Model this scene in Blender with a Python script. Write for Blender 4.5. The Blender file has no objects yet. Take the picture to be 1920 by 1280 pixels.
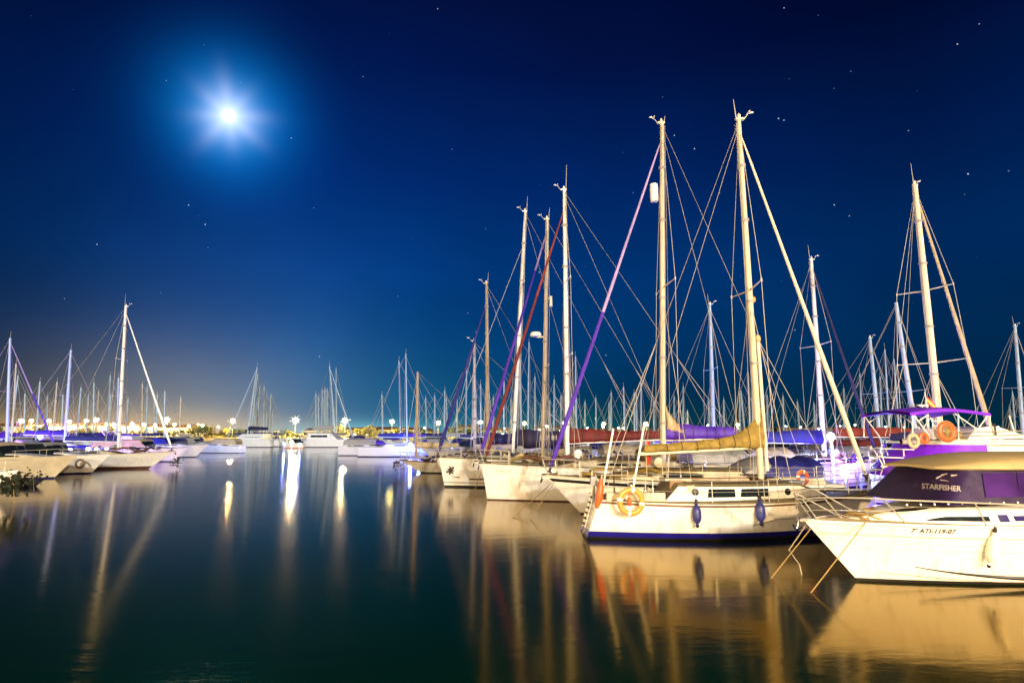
import bpy, math, random
from mathutils import Vector, Matrix
random.seed(11)
R = math.radians
S = bpy.context.scene
COL = S.collection

# ------------------------------------------------------------------ camera
F = 1100.0            # focal length in pixels of the 1920 px wide photograph
HORIZON = 812.0
PITCH = math.atan((HORIZON - 640.0) / F)
EYE = 3.0
cam_d = bpy.data.cameras.new('camera'); cam = bpy.data.objects.new('camera', cam_d); COL.objects.link(cam)
cam.location = (0, 0, EYE); cam.rotation_euler = (math.pi / 2 + PITCH, 0, 0)
cam_d.sensor_width = 36.0; cam_d.lens = 36.0 * F / 1920.0
cam_d.clip_start = 0.1; cam_d.clip_end = 30000
S.camera = cam
CP, SP = math.cos(PITCH), math.sin(PITCH)

def ray(px, py):
    u = (640.0 - py) / F; x = (px - 960.0) / F
    return Vector((x, CP - u * SP, SP + u * CP))
def P(px, py, Y):
    r = ray(px, py); return Vector((r.x * Y / r.y, Y, EYE + r.z * Y / r.y))
def PZ(px, z, Y):
    return Vector(((px - 960.0) / F * (Y * CP + (z - EYE) * SP), Y, z))
def PW(px, py, z):
    r = ray(px, py); t = (z - EYE) / r.z
    return Vector((r.x * t, r.y * t, z))

# ------------------------------------------------------------------ exposure, world, sun
S.view_settings.view_transform = 'Standard'; S.view_settings.look = 'None'
S.view_settings.exposure = 0.5; S.view_settings.gamma = 1.0
S.cycles.use_denoising = True
S.cycles.max_bounces = 5; S.cycles.diffuse_bounces = 2; S.cycles.glossy_bounces = 3
S.cycles.sample_clamp_indirect = 6.0; S.cycles.sample_clamp_direct = 0.0
W = bpy.data.worlds.new('World'); S.world = W; W.use_nodes = True
nt = W.node_tree; nt.nodes.clear()
def N(t, **kw):
    n = nt.nodes.new(t)
    for k, v in kw.items(): setattr(n, k, v)
    return n
def math_(op, a, b=None, c=None, clamp=False):
    n = N('ShaderNodeMath', operation=op, use_clamp=clamp)
    for i, v in enumerate((a, b, c)):
        if v is None: continue
        if isinstance(v, (int, float)): n.inputs[i].default_value = v
        else: nt.links.new(v, n.inputs[i])
    return n.outputs[0]
def vmath(op, a, b=None):
    n = N('ShaderNodeVectorMath', operation=op)
    for i, v in enumerate((a, b)):
        if v is None: continue
        if isinstance(v, (tuple, Vector)): n.inputs[i].default_value = tuple(v)
        else: nt.links.new(v, n.inputs[i])
    return n
def addc(a, b):
    n = N('ShaderNodeMix', data_type='RGBA', blend_type='ADD'); n.inputs[0].default_value = 1.0
    nt.links.new(a, n.inputs[6]); nt.links.new(b, n.inputs[7]); return n.outputs[2]
def scale_col(fac, col):
    n = N('ShaderNodeVectorMath', operation='SCALE'); n.inputs[0].default_value = col
    nt.links.new(fac, n.inputs[3]); return n.outputs[0]
tc = N('ShaderNodeTexCoord'); D = tc.outputs['Generated']
sep = N('ShaderNodeSeparateXYZ'); nt.links.new(D, sep.inputs[0])
ramp = N('ShaderNodeValToRGB'); nt.links.new(sep.outputs[2], ramp.inputs[0])
els = ramp.color_ramp.elements
SKY = [(0.0, (.0006, .034, .062)), (.06, (.0006, .036, .105)), (.14, (.0004, .045, .170)), (.26, (.0003, .042, .205)),
       (.40, (.0003, .021, .145)), (.55, (.0004, .0065, .062)), (.75, (.0006, .0012, .016)), (1.0, (.0005, .0006, .008))]
els[0].position = 0; els[0].color = SKY[0][1] + (1,)
els[1].position = 1; els[1].color = SKY[-1][1] + (1,)
for p_, c_ in SKY[1:-1]:
    e = els.new(p_); e.color = c_ + (1,)
# the sky darkens to the right (away from moon and town)
az = math_('DIVIDE', sep.outputs[0], math_('MAXIMUM', sep.outputs[1], 0.05))
mr = N('ShaderNodeMapRange', interpolation_type='SMOOTHSTEP'); nt.links.new(az, mr.inputs[0])
mr.inputs[1].default_value = -.15; mr.inputs[2].default_value = .75; mr.inputs[3].default_value = 1.0; mr.inputs[4].default_value = .54
mr2 = N('ShaderNodeMapRange', interpolation_type='SMOOTHSTEP'); nt.links.new(az, mr2.inputs[0])
mr2.inputs[1].default_value = -.95; mr2.inputs[2].default_value = -.35; mr2.inputs[3].default_value = .45; mr2.inputs[4].default_value = 1.0
vs = N('ShaderNodeVectorMath', operation='SCALE'); nt.links.new(ramp.outputs[0], vs.inputs[0]); nt.links.new(math_('MULTIPLY', mr.outputs[0], mr2.outputs[0]), vs.inputs[3])
col = vs.outputs[0]
def lobe(px, py, k, c, vsq=1.0):
    """soft glow round a fixed direction; vsq>1 squeezes it vertically"""
    global col
    d0 = ray(px, py).normalized()
    df = vmath('SUBTRACT', D, d0)
    df = vmath('MULTIPLY', df.outputs[0], (1, 1, vsq))
    l2 = vmath('DOT_PRODUCT', df.outputs[0], df.outputs[0]).outputs['Value']
    g = math_('EXPONENT', math_('MULTIPLY', l2, -k))
    col = addc(col, scale_col(g, c))
lobe(320, 800, 27, (.185, .150, .085), 1.9)       # town glow, left
lobe(240, 815, 22, (.55, .32, .09), 7.0)
lobe(420, 690, 24, (.012, .024, .050), 1.2)
lobe(690, 800, 20, (.006, .085, .17), 1.8)     # pale blue glow, centre
lobe(690, 812, 55, (.10, .34, .36), 8.0)
lobe(1000, 815, 34, (.004, .080, .055), 4.5)      # green town glow, right
lobe(1500, 815, 10, (.0, .010, .010), 6.0)
lobe(429, 217, 14, (.0, .004, .030))           # moon halo
lobe(429, 217, 150, (.0, .15, .50))
lobe(429, 217, 400, (.0, .15, .26))
# corona round the moon, star rays drawn in as angular lobes
MD = ray(429, 217).normalized()
MU = Vector((0, 0, 1)).cross(MD).normalized(); MV = MD.cross(MU)
mx_ = vmath('DOT_PRODUCT', D, MU).outputs['Value']; my_ = vmath('DOT_PRODUCT', D, MV).outputs['Value']
ang = math_('ARCTAN2', my_, mx_)
rad = math_('SQRT', math_('ADD', math_('MULTIPLY', mx_, mx_), math_('MULTIPLY', my_, my_)))
wob = math_('ADD', math_('MULTIPLY', math_('SINE', math_('MULTIPLY', ang, 8.0)), .10), math_('MULTIPLY', math_('SINE', math_('ADD', math_('MULTIPLY', ang, 3.0), 1.0)), .10))
rr = math_('MULTIPLY', rad, math_('ADD', 1.0, wob))
front = math_('GREATER_THAN', vmath('DOT_PRODUCT', D, MD).outputs['Value'], 0.5)
cor = math_('MULTIPLY', math_('EXPONENT', math_('MULTIPLY', math_('POWER', math_('DIVIDE', rr, .033), 2.2), -1.0)), front)
col = addc(col, scale_col(cor, (.42, .34, .32)))
core = math_('MULTIPLY', math_('EXPONENT', math_('MULTIPLY', math_('POWER', math_('DIVIDE', rad, .0046), 2.0), -1.0)), front)
col = addc(col, scale_col(core, (9, 9, 9)))
hot = math_('MULTIPLY', math_('EXPONENT', math_('MULTIPLY', math_('DIVIDE', rad, .012), -1.0)), front)
col = addc(col, scale_col(hot, (.9, .9, .9)))
# a slow unevenness like thin high cloud
nz = N('ShaderNodeTexNoise'); nt.links.new(D, nz.inputs['Vector']); nz.inputs['Scale'].default_value = 2.6; nz.inputs['Detail'].default_value = 3
mrn = N('ShaderNodeMapRange'); nt.links.new(nz.outputs[0], mrn.inputs[0]); mrn.inputs[1].default_value = .3; mrn.inputs[2].default_value = .7; mrn.inputs[3].default_value = .84; mrn.inputs[4].default_value = 1.14
vs2 = N('ShaderNodeVectorMath', operation='SCALE'); nt.links.new(col, vs2.inputs[0]); nt.links.new(mrn.outputs[0], vs2.inputs[3]); col = vs2.outputs[0]
# stars
vo = N('ShaderNodeTexVoronoi'); nt.links.new(D, vo.inputs['Vector']); vo.inputs['Scale'].default_value = 55
sepc = N('ShaderNodeSeparateColor'); nt.links.new(vo.outputs['Color'], sepc.inputs[0])
st = math_('MULTIPLY', math_('LESS_THAN', vo.outputs['Distance'], .050), math_('GREATER_THAN', sepc.outputs[0], .50))
st = math_('MULTIPLY', st, math_('POWER', sepc.outputs[1], 3.0))
st = math_('MULTIPLY', st, math_('GREATER_THAN', sep.outputs[2], .12))
col = addc(col, scale_col(st, (.60, .68, .80)))
bg = N('ShaderNodeBackground'); nt.links.new(col, bg.inputs[0]); bg.inputs[1].default_value = .71
ow = N('ShaderNodeOutputWorld'); nt.links.new(bg.outputs[0], ow.inputs[0])
W.cycles.sampling_method = 'MANUAL'; W.cycles.sample_map_resolution = 2048

def lamp_light(name, typ, loc, energy, color, radius=.3, rot=None):
    l = bpy.data.lights.new(name, typ); l.energy = energy; l.color = color
    if typ == 'SUN': l.angle = radius
    else: l.shadow_soft_size = radius
    o = bpy.data.objects.new(name, l); COL.objects.link(o); o.location = loc
    if rot: o.rotation_euler = rot
    return o
# one sun lamp standing for the low flood lighting of the harbour, from behind the camera on the right
lamp_light('sun', 'SUN', (0, -20, 30), 2.1, (1.0, .92, .80), R(3), (R(76), 0, R(16)))
# sodium lamps of the quay the photographer stands on
for (x, y, z, e) in ((8, -14, 6.5, 30000), (27, -11, 6.5, 30000), (-8, -14, 6.5, 16000), (-30, -3, 6.5, 24000)):
    lamp_light('quay_lamp', 'POINT', (x, y, z), e, (1.0, .69, .35), .3)

# ------------------------------------------------------------------ materials
M = {}
def mat(name, c, rough=.5, metal=0.0, var=0.0, scale=3.0, bump=0.0, bscale=20.0, emit=None, es=1.0, spec=None, alpha=None, coat=0.0):
    m = bpy.data.materials.new(name); m.use_nodes = True
    t = m.node_tree; b = t.nodes['Principled BSDF']
    b.inputs['Base Color'].default_value = tuple(c) + (1,); b.inputs['Roughness'].default_value = rough; b.inputs['Metallic'].default_value = metal
    if coat: b.inputs['Coat Weight'].default_value = coat
    tcn = t.nodes.new('ShaderNodeTexCoord')
    if var:
        n = t.nodes.new('ShaderNodeTexNoise'); n.inputs['Scale'].default_value = scale; n.inputs['Detail'].default_value = 6
        t.links.new(tcn.outputs['Object'], n.inputs['Vector'])
        r = t.nodes.new('ShaderNodeMapRange'); r.inputs[1].default_value = .3; r.inputs[2].default_value = .7; r.inputs[3].default_value = 1 - var; r.inputs[4].default_value = 1 + var * .4
        t.links.new(n.outputs[0], r.inputs[0])
        v = t.nodes.new('ShaderNodeVectorMath'); v.operation = 'SCALE'; v.inputs[0].default_value = c
        t.links.new(r.outputs[0], v.inputs[3]); t.links.new(v.outputs[0], b.inputs['Base Color'])
    if bump:
        n2 = t.nodes.new('ShaderNodeTexNoise'); n2.inputs['Scale'].default_value = bscale; n2.inputs['Detail'].default_value = 4
        t.links.new(tcn.outputs['Object'], n2.inputs['Vector'])
        bp = t.nodes.new('ShaderNodeBump'); bp.inputs['Strength'].default_value = bump; bp.inputs['Distance'].default_value = .05
        t.links.new(n2.outputs[0], bp.inputs['Height']); t.links.new(bp.outputs[0], b.inputs['Normal'])
    if emit:
        b.inputs['Emission Color'].default_value = tuple(emit) + (1,); b.inputs['Emission Strength'].default_value = es
    M[name] = m; return m
mat('white', (.80, .77, .70), .28, var=.10, scale=1.4, coat=.3)
def gelcoat(name, c, cool=False):
    m = mat(name, c, .26, coat=.3); t = m.node_tree; b = t.nodes['Principled BSDF']
    tcn = t.nodes.new('ShaderNodeTexCoord'); mp = t.nodes.new('ShaderNodeMapping'); mp.inputs['Scale'].default_value = (3.2, 3.2, .35); t.links.new(tcn.outputs['Object'], mp.inputs[0])
    n = t.nodes.new('ShaderNodeTexNoise'); n.inputs['Scale'].default_value = 2.2; n.inputs['Detail'].default_value = 7; t.links.new(mp.outputs[0], n.inputs['Vector'])
    n2 = t.nodes.new('ShaderNodeTexNoise'); n2.inputs['Scale'].default_value = .9; n2.inputs['Detail'].default_value = 4; t.links.new(tcn.outputs['Object'], n2.inputs['Vector'])
    r1 = t.nodes.new('ShaderNodeMapRange'); r1.inputs[1].default_value = .52; r1.inputs[2].default_value = .74; r1.inputs[4].default_value = .38; t.links.new(n.outputs[0], r1.inputs[0])
    sx = t.nodes.new('ShaderNodeSeparateXYZ'); t.links.new(tcn.outputs['Object'], sx.inputs[0])
    r2 = t.nodes.new('ShaderNodeMapRange'); r2.inputs[1].default_value = .05; r2.inputs[2].default_value = .32; r2.inputs[3].default_value = .55; r2.inputs[4].default_value = 0; t.links.new(sx.outputs[2], r2.inputs[0])
    mu = t.nodes.new('ShaderNodeMath'); mu.operation = 'MULTIPLY'; t.links.new(r2.outputs[0], mu.inputs[0]); t.links.new(n2.outputs[0], mu.inputs[1])
    ad = t.nodes.new('ShaderNodeMath'); ad.operation = 'ADD'; ad.use_clamp = True; t.links.new(r1.outputs[0], ad.inputs[0]); t.links.new(mu.outputs[0], ad.inputs[1])
    mx = t.nodes.new('ShaderNodeMix'); mx.data_type = 'RGBA'; t.links.new(ad.outputs[0], mx.inputs[0]); mx.inputs[6].default_value = tuple(c) + (1,); mx.inputs[7].default_value = (.42, .35, .22, 1)
    t.links.new(mx.outputs[2], b.inputs['Base Color'])
    bp = t.nodes.new('ShaderNodeBump'); bp.inputs['Strength'].default_value = .12; bp.inputs['Distance'].default_value = .05; t.links.new(n2.outputs[0], bp.inputs['Height']); t.links.new(bp.outputs[0], b.inputs['Normal'])
gelcoat('white', (.80, .78, .73))
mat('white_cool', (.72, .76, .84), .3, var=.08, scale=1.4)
mat('cream', (.56, .49, .34), .4, var=.16, scale=2)
mat('deck', (.22, .18, .085), .6, var=.30, scale=3)
mat('teak', (.24, .14, .06), .6, var=.35, scale=5)
mat('mast_cream', (.66, .60, .47), .35, var=.08)
mat('mast_white', (.80, .82, .82), .3, var=.06)
mat('mast_far', (.40, .56, .74), .4)  # blue-white lamplight put into the colour of the distant masts
mat('wood', (.50, .36, .17), .45, var=.25, scale=6)
mat('steel', (.70, .70, .68), .25, 1.0)
mat('rail', (.62, .60, .52), .35, .6)
mat('wire', (.42, .40, .35), .5)
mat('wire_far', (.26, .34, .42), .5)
mat('dark', (.012, .014, .018), .25)
mat('glass', (.012, .018, .022), .06)
mat('black', (.012, .011, .010), .5)
mat('blue', (.008, .011, .17), .65, var=.25, scale=3, bump=.4, bscale=6)
mat('violet', (.060, .010, .40), .6, var=.25, scale=2, bump=.4, bscale=5)
mat('violet_bright', (.20, .02, .85), .55, var=.2, scale=1.2, bump=.3, bscale=3)
mat('lavender', (.36, .27, .58), .6, var=.15)
mat('violet_glass', (.050, .018, .13), .12, var=.5, scale=1.5)
mat('navy', (.010, .008, .06), .7, var=.3, scale=3, bump=.4, bscale=6)
mat('plum', (.022, .012, .055), .35, var=.4, scale=1.2, bump=.35, bscale=2.5)
mat('maroon', (.12, .006, .006), .7, var=.3, scale=3, bump=.4, bscale=6)
mat('brick', (.22, .025, .012), .7, var=.25, scale=3, bump=.3)
mat('tan', (.25, .175, .034), .8, var=.42, scale=4, bump=.9, bscale=9)
mat('tan_top', (.40, .31, .15), .5, var=.16, scale=1.5)
mat('canvas_cream', (.50, .41, .26), .7, var=.2, scale=5, bump=.6, bscale=8)
mat('grey_canvas', (.30, .31, .32), .7, var=.2)
mat('boot_blue', (.010, .008, .20), .35, var=.15)
mat('boot_navy', (.012, .010, .10), .35)
mat('boot_brown', (.10, .035, .02), .6, var=.3)
mat('hull_blue', (.008, .009, .20), .25, coat=.4)
mat('stripe', (.16, .09, .05), .5)
mat('orange', (.60, .10, .015), .45, var=.15, scale=8)
mat('amber', (.62, .26, .03), .45, var=.12, scale=8)
mat('tape', (.85, .84, .74), .4)
mat('fender_blue', (.035, .04, .20), .4, var=.2, scale=8)
mat('fender_white', (.80, .77, .68), .4, var=.1, scale=8)
mat('rope', (.32, .22, .08), .8, var=.2, scale=10)
mat('rope_white', (.36, .32, .24), .8)
mat('weed', (.018, .026, .012), .8, var=.5, scale=6)
mat('weed_brown', (.05, .030, .012), .8, var=.5, scale=6)
mat('concrete', (.30, .27, .22), .85, var=.2, scale=.6)
mat('pontoon', (.32, .27, .20), .8, var=.25, scale=2)
mat('red', (.50, .03, .02), .5)
mat('yellow', (.75, .55, .04), .6)
mat('letter_dark', (.035, .02, .012), .5)
mat('letter_pale', (.42, .40, .36), .5)
mat('letter_white', (.34, .30, .30), .5)
mat('letter_grey', (.45, .42, .38), .5)
mat('pole', (.25, .26, .25), .5, .4)
mat('foliage', (.17, .14, .025), .7, var=.6, scale=.8)
mat('foliage_dark', (.035, .055, .018), .7, var=.6, scale=.8)
mat('trunk', (.10, .07, .04), .8)
mat('shore', (.20, .16, .09), .9, var=.4, scale=.08)
mat('wall_pale', (.60, .52, .38), .8, var=.15, scale=.3)
mat('wall_dark', (.10, .10, .09), .8, var=.3, scale=.3)
mat('roof', (.14, .07, .04), .8)
mat('hill', (.010, .022, .022), .9, var=.5, scale=.01)
mat('lamp_warm', (1, .9, .6), .5, emit=(1.0, .70, .30), es=1500)
mat('lamp_yellow', (1, .9, .6), .5, emit=(1.0, .84, .30), es=1100)
mat('lamp_white', (1, 1, 1), .5, emit=(1.0, .82, .46), es=1700)
mat('glare_pale', (.01, .01, .01), .5, emit=(.80, .72, .50), es=1.1)  # dim glow colours for the added glare spokes of the shore lamps
mat('glare_yellow', (.01, .01, .01), .5, emit=(.85, .62, .12), es=.7)
mat('glare_orange', (.01, .01, .01), .5, emit=(1.0, .50, .12), es=.8)
mat('lamp_pink', (1, .9, .9), .5, emit=(1.0, .60, .38), es=800)
mat('lamp_green', (.7, 1, .9), .5, emit=(.10, .95, .60), es=500)
mat('lamp_blue', (.8, .85, 1), .5, emit=(.10, .16, 1.0), es=900)
mat('lamp_bluewhite', (.8, .85, 1), .5, emit=(.38, .50, 1.0), es=330)
mat('lamp_violet', (.9, .8, 1), .5, emit=(.42, .12, 1.0), es=1300)
mat('window_lit', (1, .9, .6), .5, emit=(1.0, .85, .45), es=5)
mat('window_green', (.7, 1, .7), .5, emit=(.65, 1.0, .55), es=7)

def water_mat():
    m = bpy.data.materials.new('water'); m.use_nodes = True; t = m.node_tree; b = t.nodes['Principled BSDF']
    t.nodes.remove(b); out = t.nodes['Material Output']
    df = t.nodes.new('ShaderNodeBsdfDiffuse'); df.inputs[0].default_value = (.0003, .0095, .0030, 1)
    b = t.nodes.new('ShaderNodeBsdfAnisotropic'); b.distribution = 'MULTI_GGX'
    fr = t.nodes.new('ShaderNodeFresnel'); fr.inputs[0].default_value = 1.55
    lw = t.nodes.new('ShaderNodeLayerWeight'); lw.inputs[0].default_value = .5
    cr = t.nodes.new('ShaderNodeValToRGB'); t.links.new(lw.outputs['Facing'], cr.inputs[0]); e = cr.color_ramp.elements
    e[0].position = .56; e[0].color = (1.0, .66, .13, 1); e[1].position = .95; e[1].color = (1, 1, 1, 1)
    e2 = e.new(.78); e2.color = (1.0, .76, .36, 1); t.links.new(cr.outputs[0], b.inputs['Color'])  # gold of the reflections put into the gloss colour, white at grazing view
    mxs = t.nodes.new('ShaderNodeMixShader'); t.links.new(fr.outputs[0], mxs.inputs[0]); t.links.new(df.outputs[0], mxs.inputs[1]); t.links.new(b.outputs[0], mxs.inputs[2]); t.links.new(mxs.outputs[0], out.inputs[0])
    g = t.nodes.new('ShaderNodeNewGeometry'); mp = t.nodes.new('ShaderNodeMapping'); t.links.new(g.outputs['Position'], mp.inputs['Vector'])
    mp.inputs['Scale'].default_value = (.55, 1.6, 1)
    n = t.nodes.new('ShaderNodeTexNoise'); n.inputs['Scale'].default_value = 1.5; n.inputs['Detail'].default_value = 5; n.inputs['Roughness'].default_value = .6
    t.links.new(mp.outputs[0], n.inputs['Vector'])
    bp = t.nodes.new('ShaderNodeBump'); bp.inputs['Strength'].default_value = .16; bp.inputs['Distance'].default_value = .05
    t.links.new(n.outputs[0], bp.inputs['Height']); t.links.new(bp.outputs[0], b.inputs['Normal'])
    # a small patch of ripples close to the quay, where the moonlight glitters
    v1 = t.nodes.new('ShaderNodeVectorMath'); v1.operation = 'SUBTRACT'; t.links.new(g.outputs['Position'], v1.inputs[0]); v1.inputs[1].default_value = (-4.0, 6.9, 0)
    v2 = t.nodes.new('ShaderNodeVectorMath'); v2.operation = 'MULTIPLY'; t.links.new(v1.outputs[0], v2.inputs[0]); v2.inputs[1].default_value = (.45, .60, 0)
    v3 = t.nodes.new('ShaderNodeVectorMath'); v3.operation = 'LENGTH'; t.links.new(v2.outputs[0], v3.inputs[0])
    rp = t.nodes.new('ShaderNodeMapRange'); rp.interpolation_type = 'SMOOTHSTEP'; t.links.new(v3.outputs['Value'], rp.inputs[0])
    rp.inputs[1].default_value = .2; rp.inputs[2].default_value = 1.8; rp.inputs[3].default_value = .50; rp.inputs[4].default_value = .10
    t.links.new(rp.outputs[0], bp.inputs['Strength'])
    # slow patches where a breath of wind roughens the surface
    n2 = t.nodes.new('ShaderNodeTexNoise'); n2.inputs['Scale'].default_value = .10; n2.inputs['Detail'].default_value = 3
    t.links.new(g.outputs['Position'], n2.inputs['Vector'])
    r = t.nodes.new('ShaderNodeMapRange'); r.inputs[1].default_value = .35; r.inputs[2].default_value = .7; r.inputs[3].default_value = .09; r.inputs[4].default_value = .15
    t.links.new(n2.outputs[0], r.inputs[0]); t.links.new(r.outputs[0], b.inputs['Roughness'])
    M['water'] = m
water_mat()

# ------------------------------------------------------------------ mesh helpers
class MB:
    def __init__(s): s.v = []; s.f = []; s.m = []
    def add(s, vs, fs, mi=0):
        o = len(s.v); s.v += [tuple(v) for v in vs]
        for f in fs: s.f.append(tuple(i + o for i in f)); s.m.append(mi)
        return s
    def box(s, c, d, mi=0, rz=0.0, taper=1.0):
        hx, hy, hz = d[0] / 2, d[1] / 2, d[2] / 2; vs = []
        for z in (-hz, hz):
            k = taper if z > 0 else 1
            for x, y in ((-hx, -hy), (hx, -hy), (hx, hy), (-hx, hy)):
                x2, y2 = x * k, y * k
                vs.append((c[0] + x2 * math.cos(rz) - y2 * math.sin(rz), c[1] + x2 * math.sin(rz) + y2 * math.cos(rz), c[2] + z))
        return s.add(vs, [(3, 2, 1, 0), (4, 5, 6, 7), (0, 1, 5, 4), (1, 2, 6, 5), (2, 3, 7, 6), (3, 0, 4, 7)], mi)
    def tube(s, pts, r, seg=6, mi=0, mis=None, cap=True, sq=1.0):
        pts = [Vector(p) for p in pts]; n = len(pts)
        rs = r if isinstance(r, (list, tuple)) else [r] * n
        prev = None; rings = []; o = len(s.v)
        for i, p in enumerate(pts):
            d = (pts[min(i + 1, n - 1)] - pts[max(i - 1, 0)])
            d = d.normalized() if d.length > 1e-9 else Vector((0, 0, 1))
            if prev is None:
                a = Vector((0, 0, 1)) if abs(d.z) < .9 else Vector((1, 0, 0)); u = d.cross(a).normalized()
            else:
                u = (prev - d * prev.dot(d)); u = u.normalized() if u.length > 1e-6 else d.orthogonal().normalized()
            prev = u; w = d.cross(u)
            for k in range(seg):
                a = 2 * math.pi * k / seg
                s.v.append(tuple(p + (u * math.cos(a) + w * math.sin(a) * sq) * rs[i]))
        for i in range(n - 1):
            for k in range(seg):
                a = o + i * seg + k; b = o + i * seg + (k + 1) % seg
                s.f.append((a, b, b + seg, a + seg)); s.m.append(mis[i] if mis else mi)
        if cap:
            s.f.append(tuple(o + k for k in reversed(range(seg)))); s.m.append(mis[0] if mis else mi)
            s.f.append(tuple(o + (n - 1) * seg + k for k in range(seg))); s.m.append(mis[-1] if mis else mi)
        return s
    def lathe(s, prof, c=(0, 0, 0), seg=12, mi=0, ax=None):
        """prof = [(r, h)], spun about axis ax (default z)"""
        ax = Vector(ax).normalized() if ax is not None else Vector((0, 0, 1))
        u = ax.orthogonal().normalized(); w = ax.cross(u); c = Vector(c); o = len(s.v)
        for r, h in prof:
            for k in range(seg):
                a = 2 * math.pi * k / seg
                s.v.append(tuple(c + ax * h + (u * math.cos(a) + w * math.sin(a)) * r))
        for i in range(len(prof) - 1):
            for k in range(seg):
                a = o + i * seg + k; b = o + i * seg + (k + 1) % seg
                s.f.append((a, b, b + seg, a + seg)); s.m.append(mi)
        s.f.append(tuple(o + k for k in reversed(range(seg)))); s.m.append(mi)
        s.f.append(tuple(o + (len(prof) - 1) * seg + k for k in range(seg))); s.m.append(mi)
        return s
    def torus(s, c, R0, r0, ax=(0, 1, 0), seg=28, rs=8, mif=None, a0=0, a1=2 * math.pi):
        ax = Vector(ax).normalized(); u = ax.orthogonal().normalized(); w = ax.cross(u); c = Vector(c)
        full = abs(a1 - a0 - 2 * math.pi) < 1e-6
        n = seg if full else seg + 1; o = len(s.v)
        for i in range(n):
            a = a0 + (a1 - a0) * i / seg; d = u * math.cos(a) + w * math.sin(a)
            for k in range(rs):
                b = 2 * math.pi * k / rs
                s.v.append(tuple(c + d * (R0 + r0 * math.cos(b)) + ax * r0 * .8 * math.sin(b)))
        for i in range(seg):
            j = (i + 1) % n
            for k in range(rs):
                k2 = (k + 1) % rs
                s.f.append((o + i * rs + k, o + j * rs + k, o + j * rs + k2, o + i * rs + k2)); s.m.append(mif(i) if mif else 0)
        return s
    def grid(s, rows, mi=0, mif=None, closed=False):
        o = len(s.v); nr = len(rows); nc = len(rows[0])
        for r in rows:
            for p in r: s.v.append(tuple(p))
        for i in range(nr - 1):
            for j in range(nc if closed else nc - 1):
                j2 = (j + 1) % nc
                s.f.append((o + i * nc + j, o + i * nc + j2, o + (i + 1) * nc + j2, o + (i + 1) * nc + j)); s.m.append(mif(i, j) if mif else mi)
        return s
    def poly(s, pts, mi=0): return s.add(pts, [tuple(range(len(pts)))], mi)
    def prism(s, pts, d, mi=0):
        """extrude polygon pts along vector d"""
        n = len(pts); d = Vector(d); vs = [Vector(p) for p in pts] + [Vector(p) + d for p in pts]
        fs = [tuple(range(n)), tuple(reversed(range(n, 2 * n)))] + [(i, (i + 1) % n, (i + 1) % n + n, i + n) for i in range(n)]
        return s.add(vs, fs, mi)
    def blob(s, c, r, mi=0, seg=10, rings=6, jit=0.0):
        o = len(s.v)
        for i in range(rings + 1):
            th = math.pi * i / rings
            for k in range(seg):
                a = 2 * math.pi * k / seg; q = 1 + random.uniform(-jit, jit)
                s.v.append((c[0] + r[0] * math.sin(th) * math.cos(a) * q, c[1] + r[1] * math.sin(th) * math.sin(a) * q, c[2] + r[2] * math.cos(th) * q))
        for i in range(rings):
            for k in range(seg):
                a = o + i * seg + k; b = o + i * seg + (k + 1) % seg
                s.f.append((a + seg, b + seg, b, a)); s.m.append(mi)
        return s
    def build(s, name, mats, parent=None, smooth=True, loc=None, ang=40):
        me = bpy.data.meshes.new(name); me.from_pydata(s.v, [], s.f)
        if not isinstance(mats, (list, tuple)): mats = [mats]
        for m in mats: me.materials.append(M[m] if isinstance(m, str) else m)
        me.polygons.foreach_set('material_index', s.m)
        me.update()
        if smooth:
            me.polygons.foreach_set('use_smooth', [True] * len(me.polygons))
            try: me.set_sharp_from_angle(angle=R(ang))
            except Exception: pass
        o = bpy.data.objects.new(name, me); COL.objects.link(o)
        if parent: o.parent = parent
        if loc is not None: o.location = loc
        return o

LABELS = set()
def tag(o, label, cat, group=None, kind=None):
    o['label'] = label; o['category'] = cat
    if group: o['group'] = group
    if kind: o['kind'] = kind
    return o
def empty(name, loc, rz, label, cat, group=None):
    o = bpy.data.objects.new(name, None); COL.objects.link(o); o.location = loc; o.rotation_euler = (0, 0, rz)
    o.empty_display_size = .2
    return tag(o, label, cat, group)
def LW(root_loc, rz, p):       # local -> world
    c, s_ = math.cos(rz), math.sin(rz); return Vector((root_loc[0] + p[0] * c - p[1] * s_, root_loc[1] + p[0] * s_ + p[1] * c, root_loc[2] + p[2]))
def WL(root_loc, rz, p):       # world -> local
    x, y = p[0] - root_loc[0], p[1] - root_loc[1]; c, s_ = math.cos(rz), math.sin(rz)
    return Vector((x * c + y * s_, -x * s_ + y * c, p[2] - root_loc[2]))
def proj(p):
    x, y, z = p[0], p[1], p[2] - EYE
    d = y * CP + z * SP; u = -y * SP + z * CP
    return 960 + F * x / d, 640 - F * u / d
def lerp(a, b, t): return a + (b - a) * t

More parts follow.
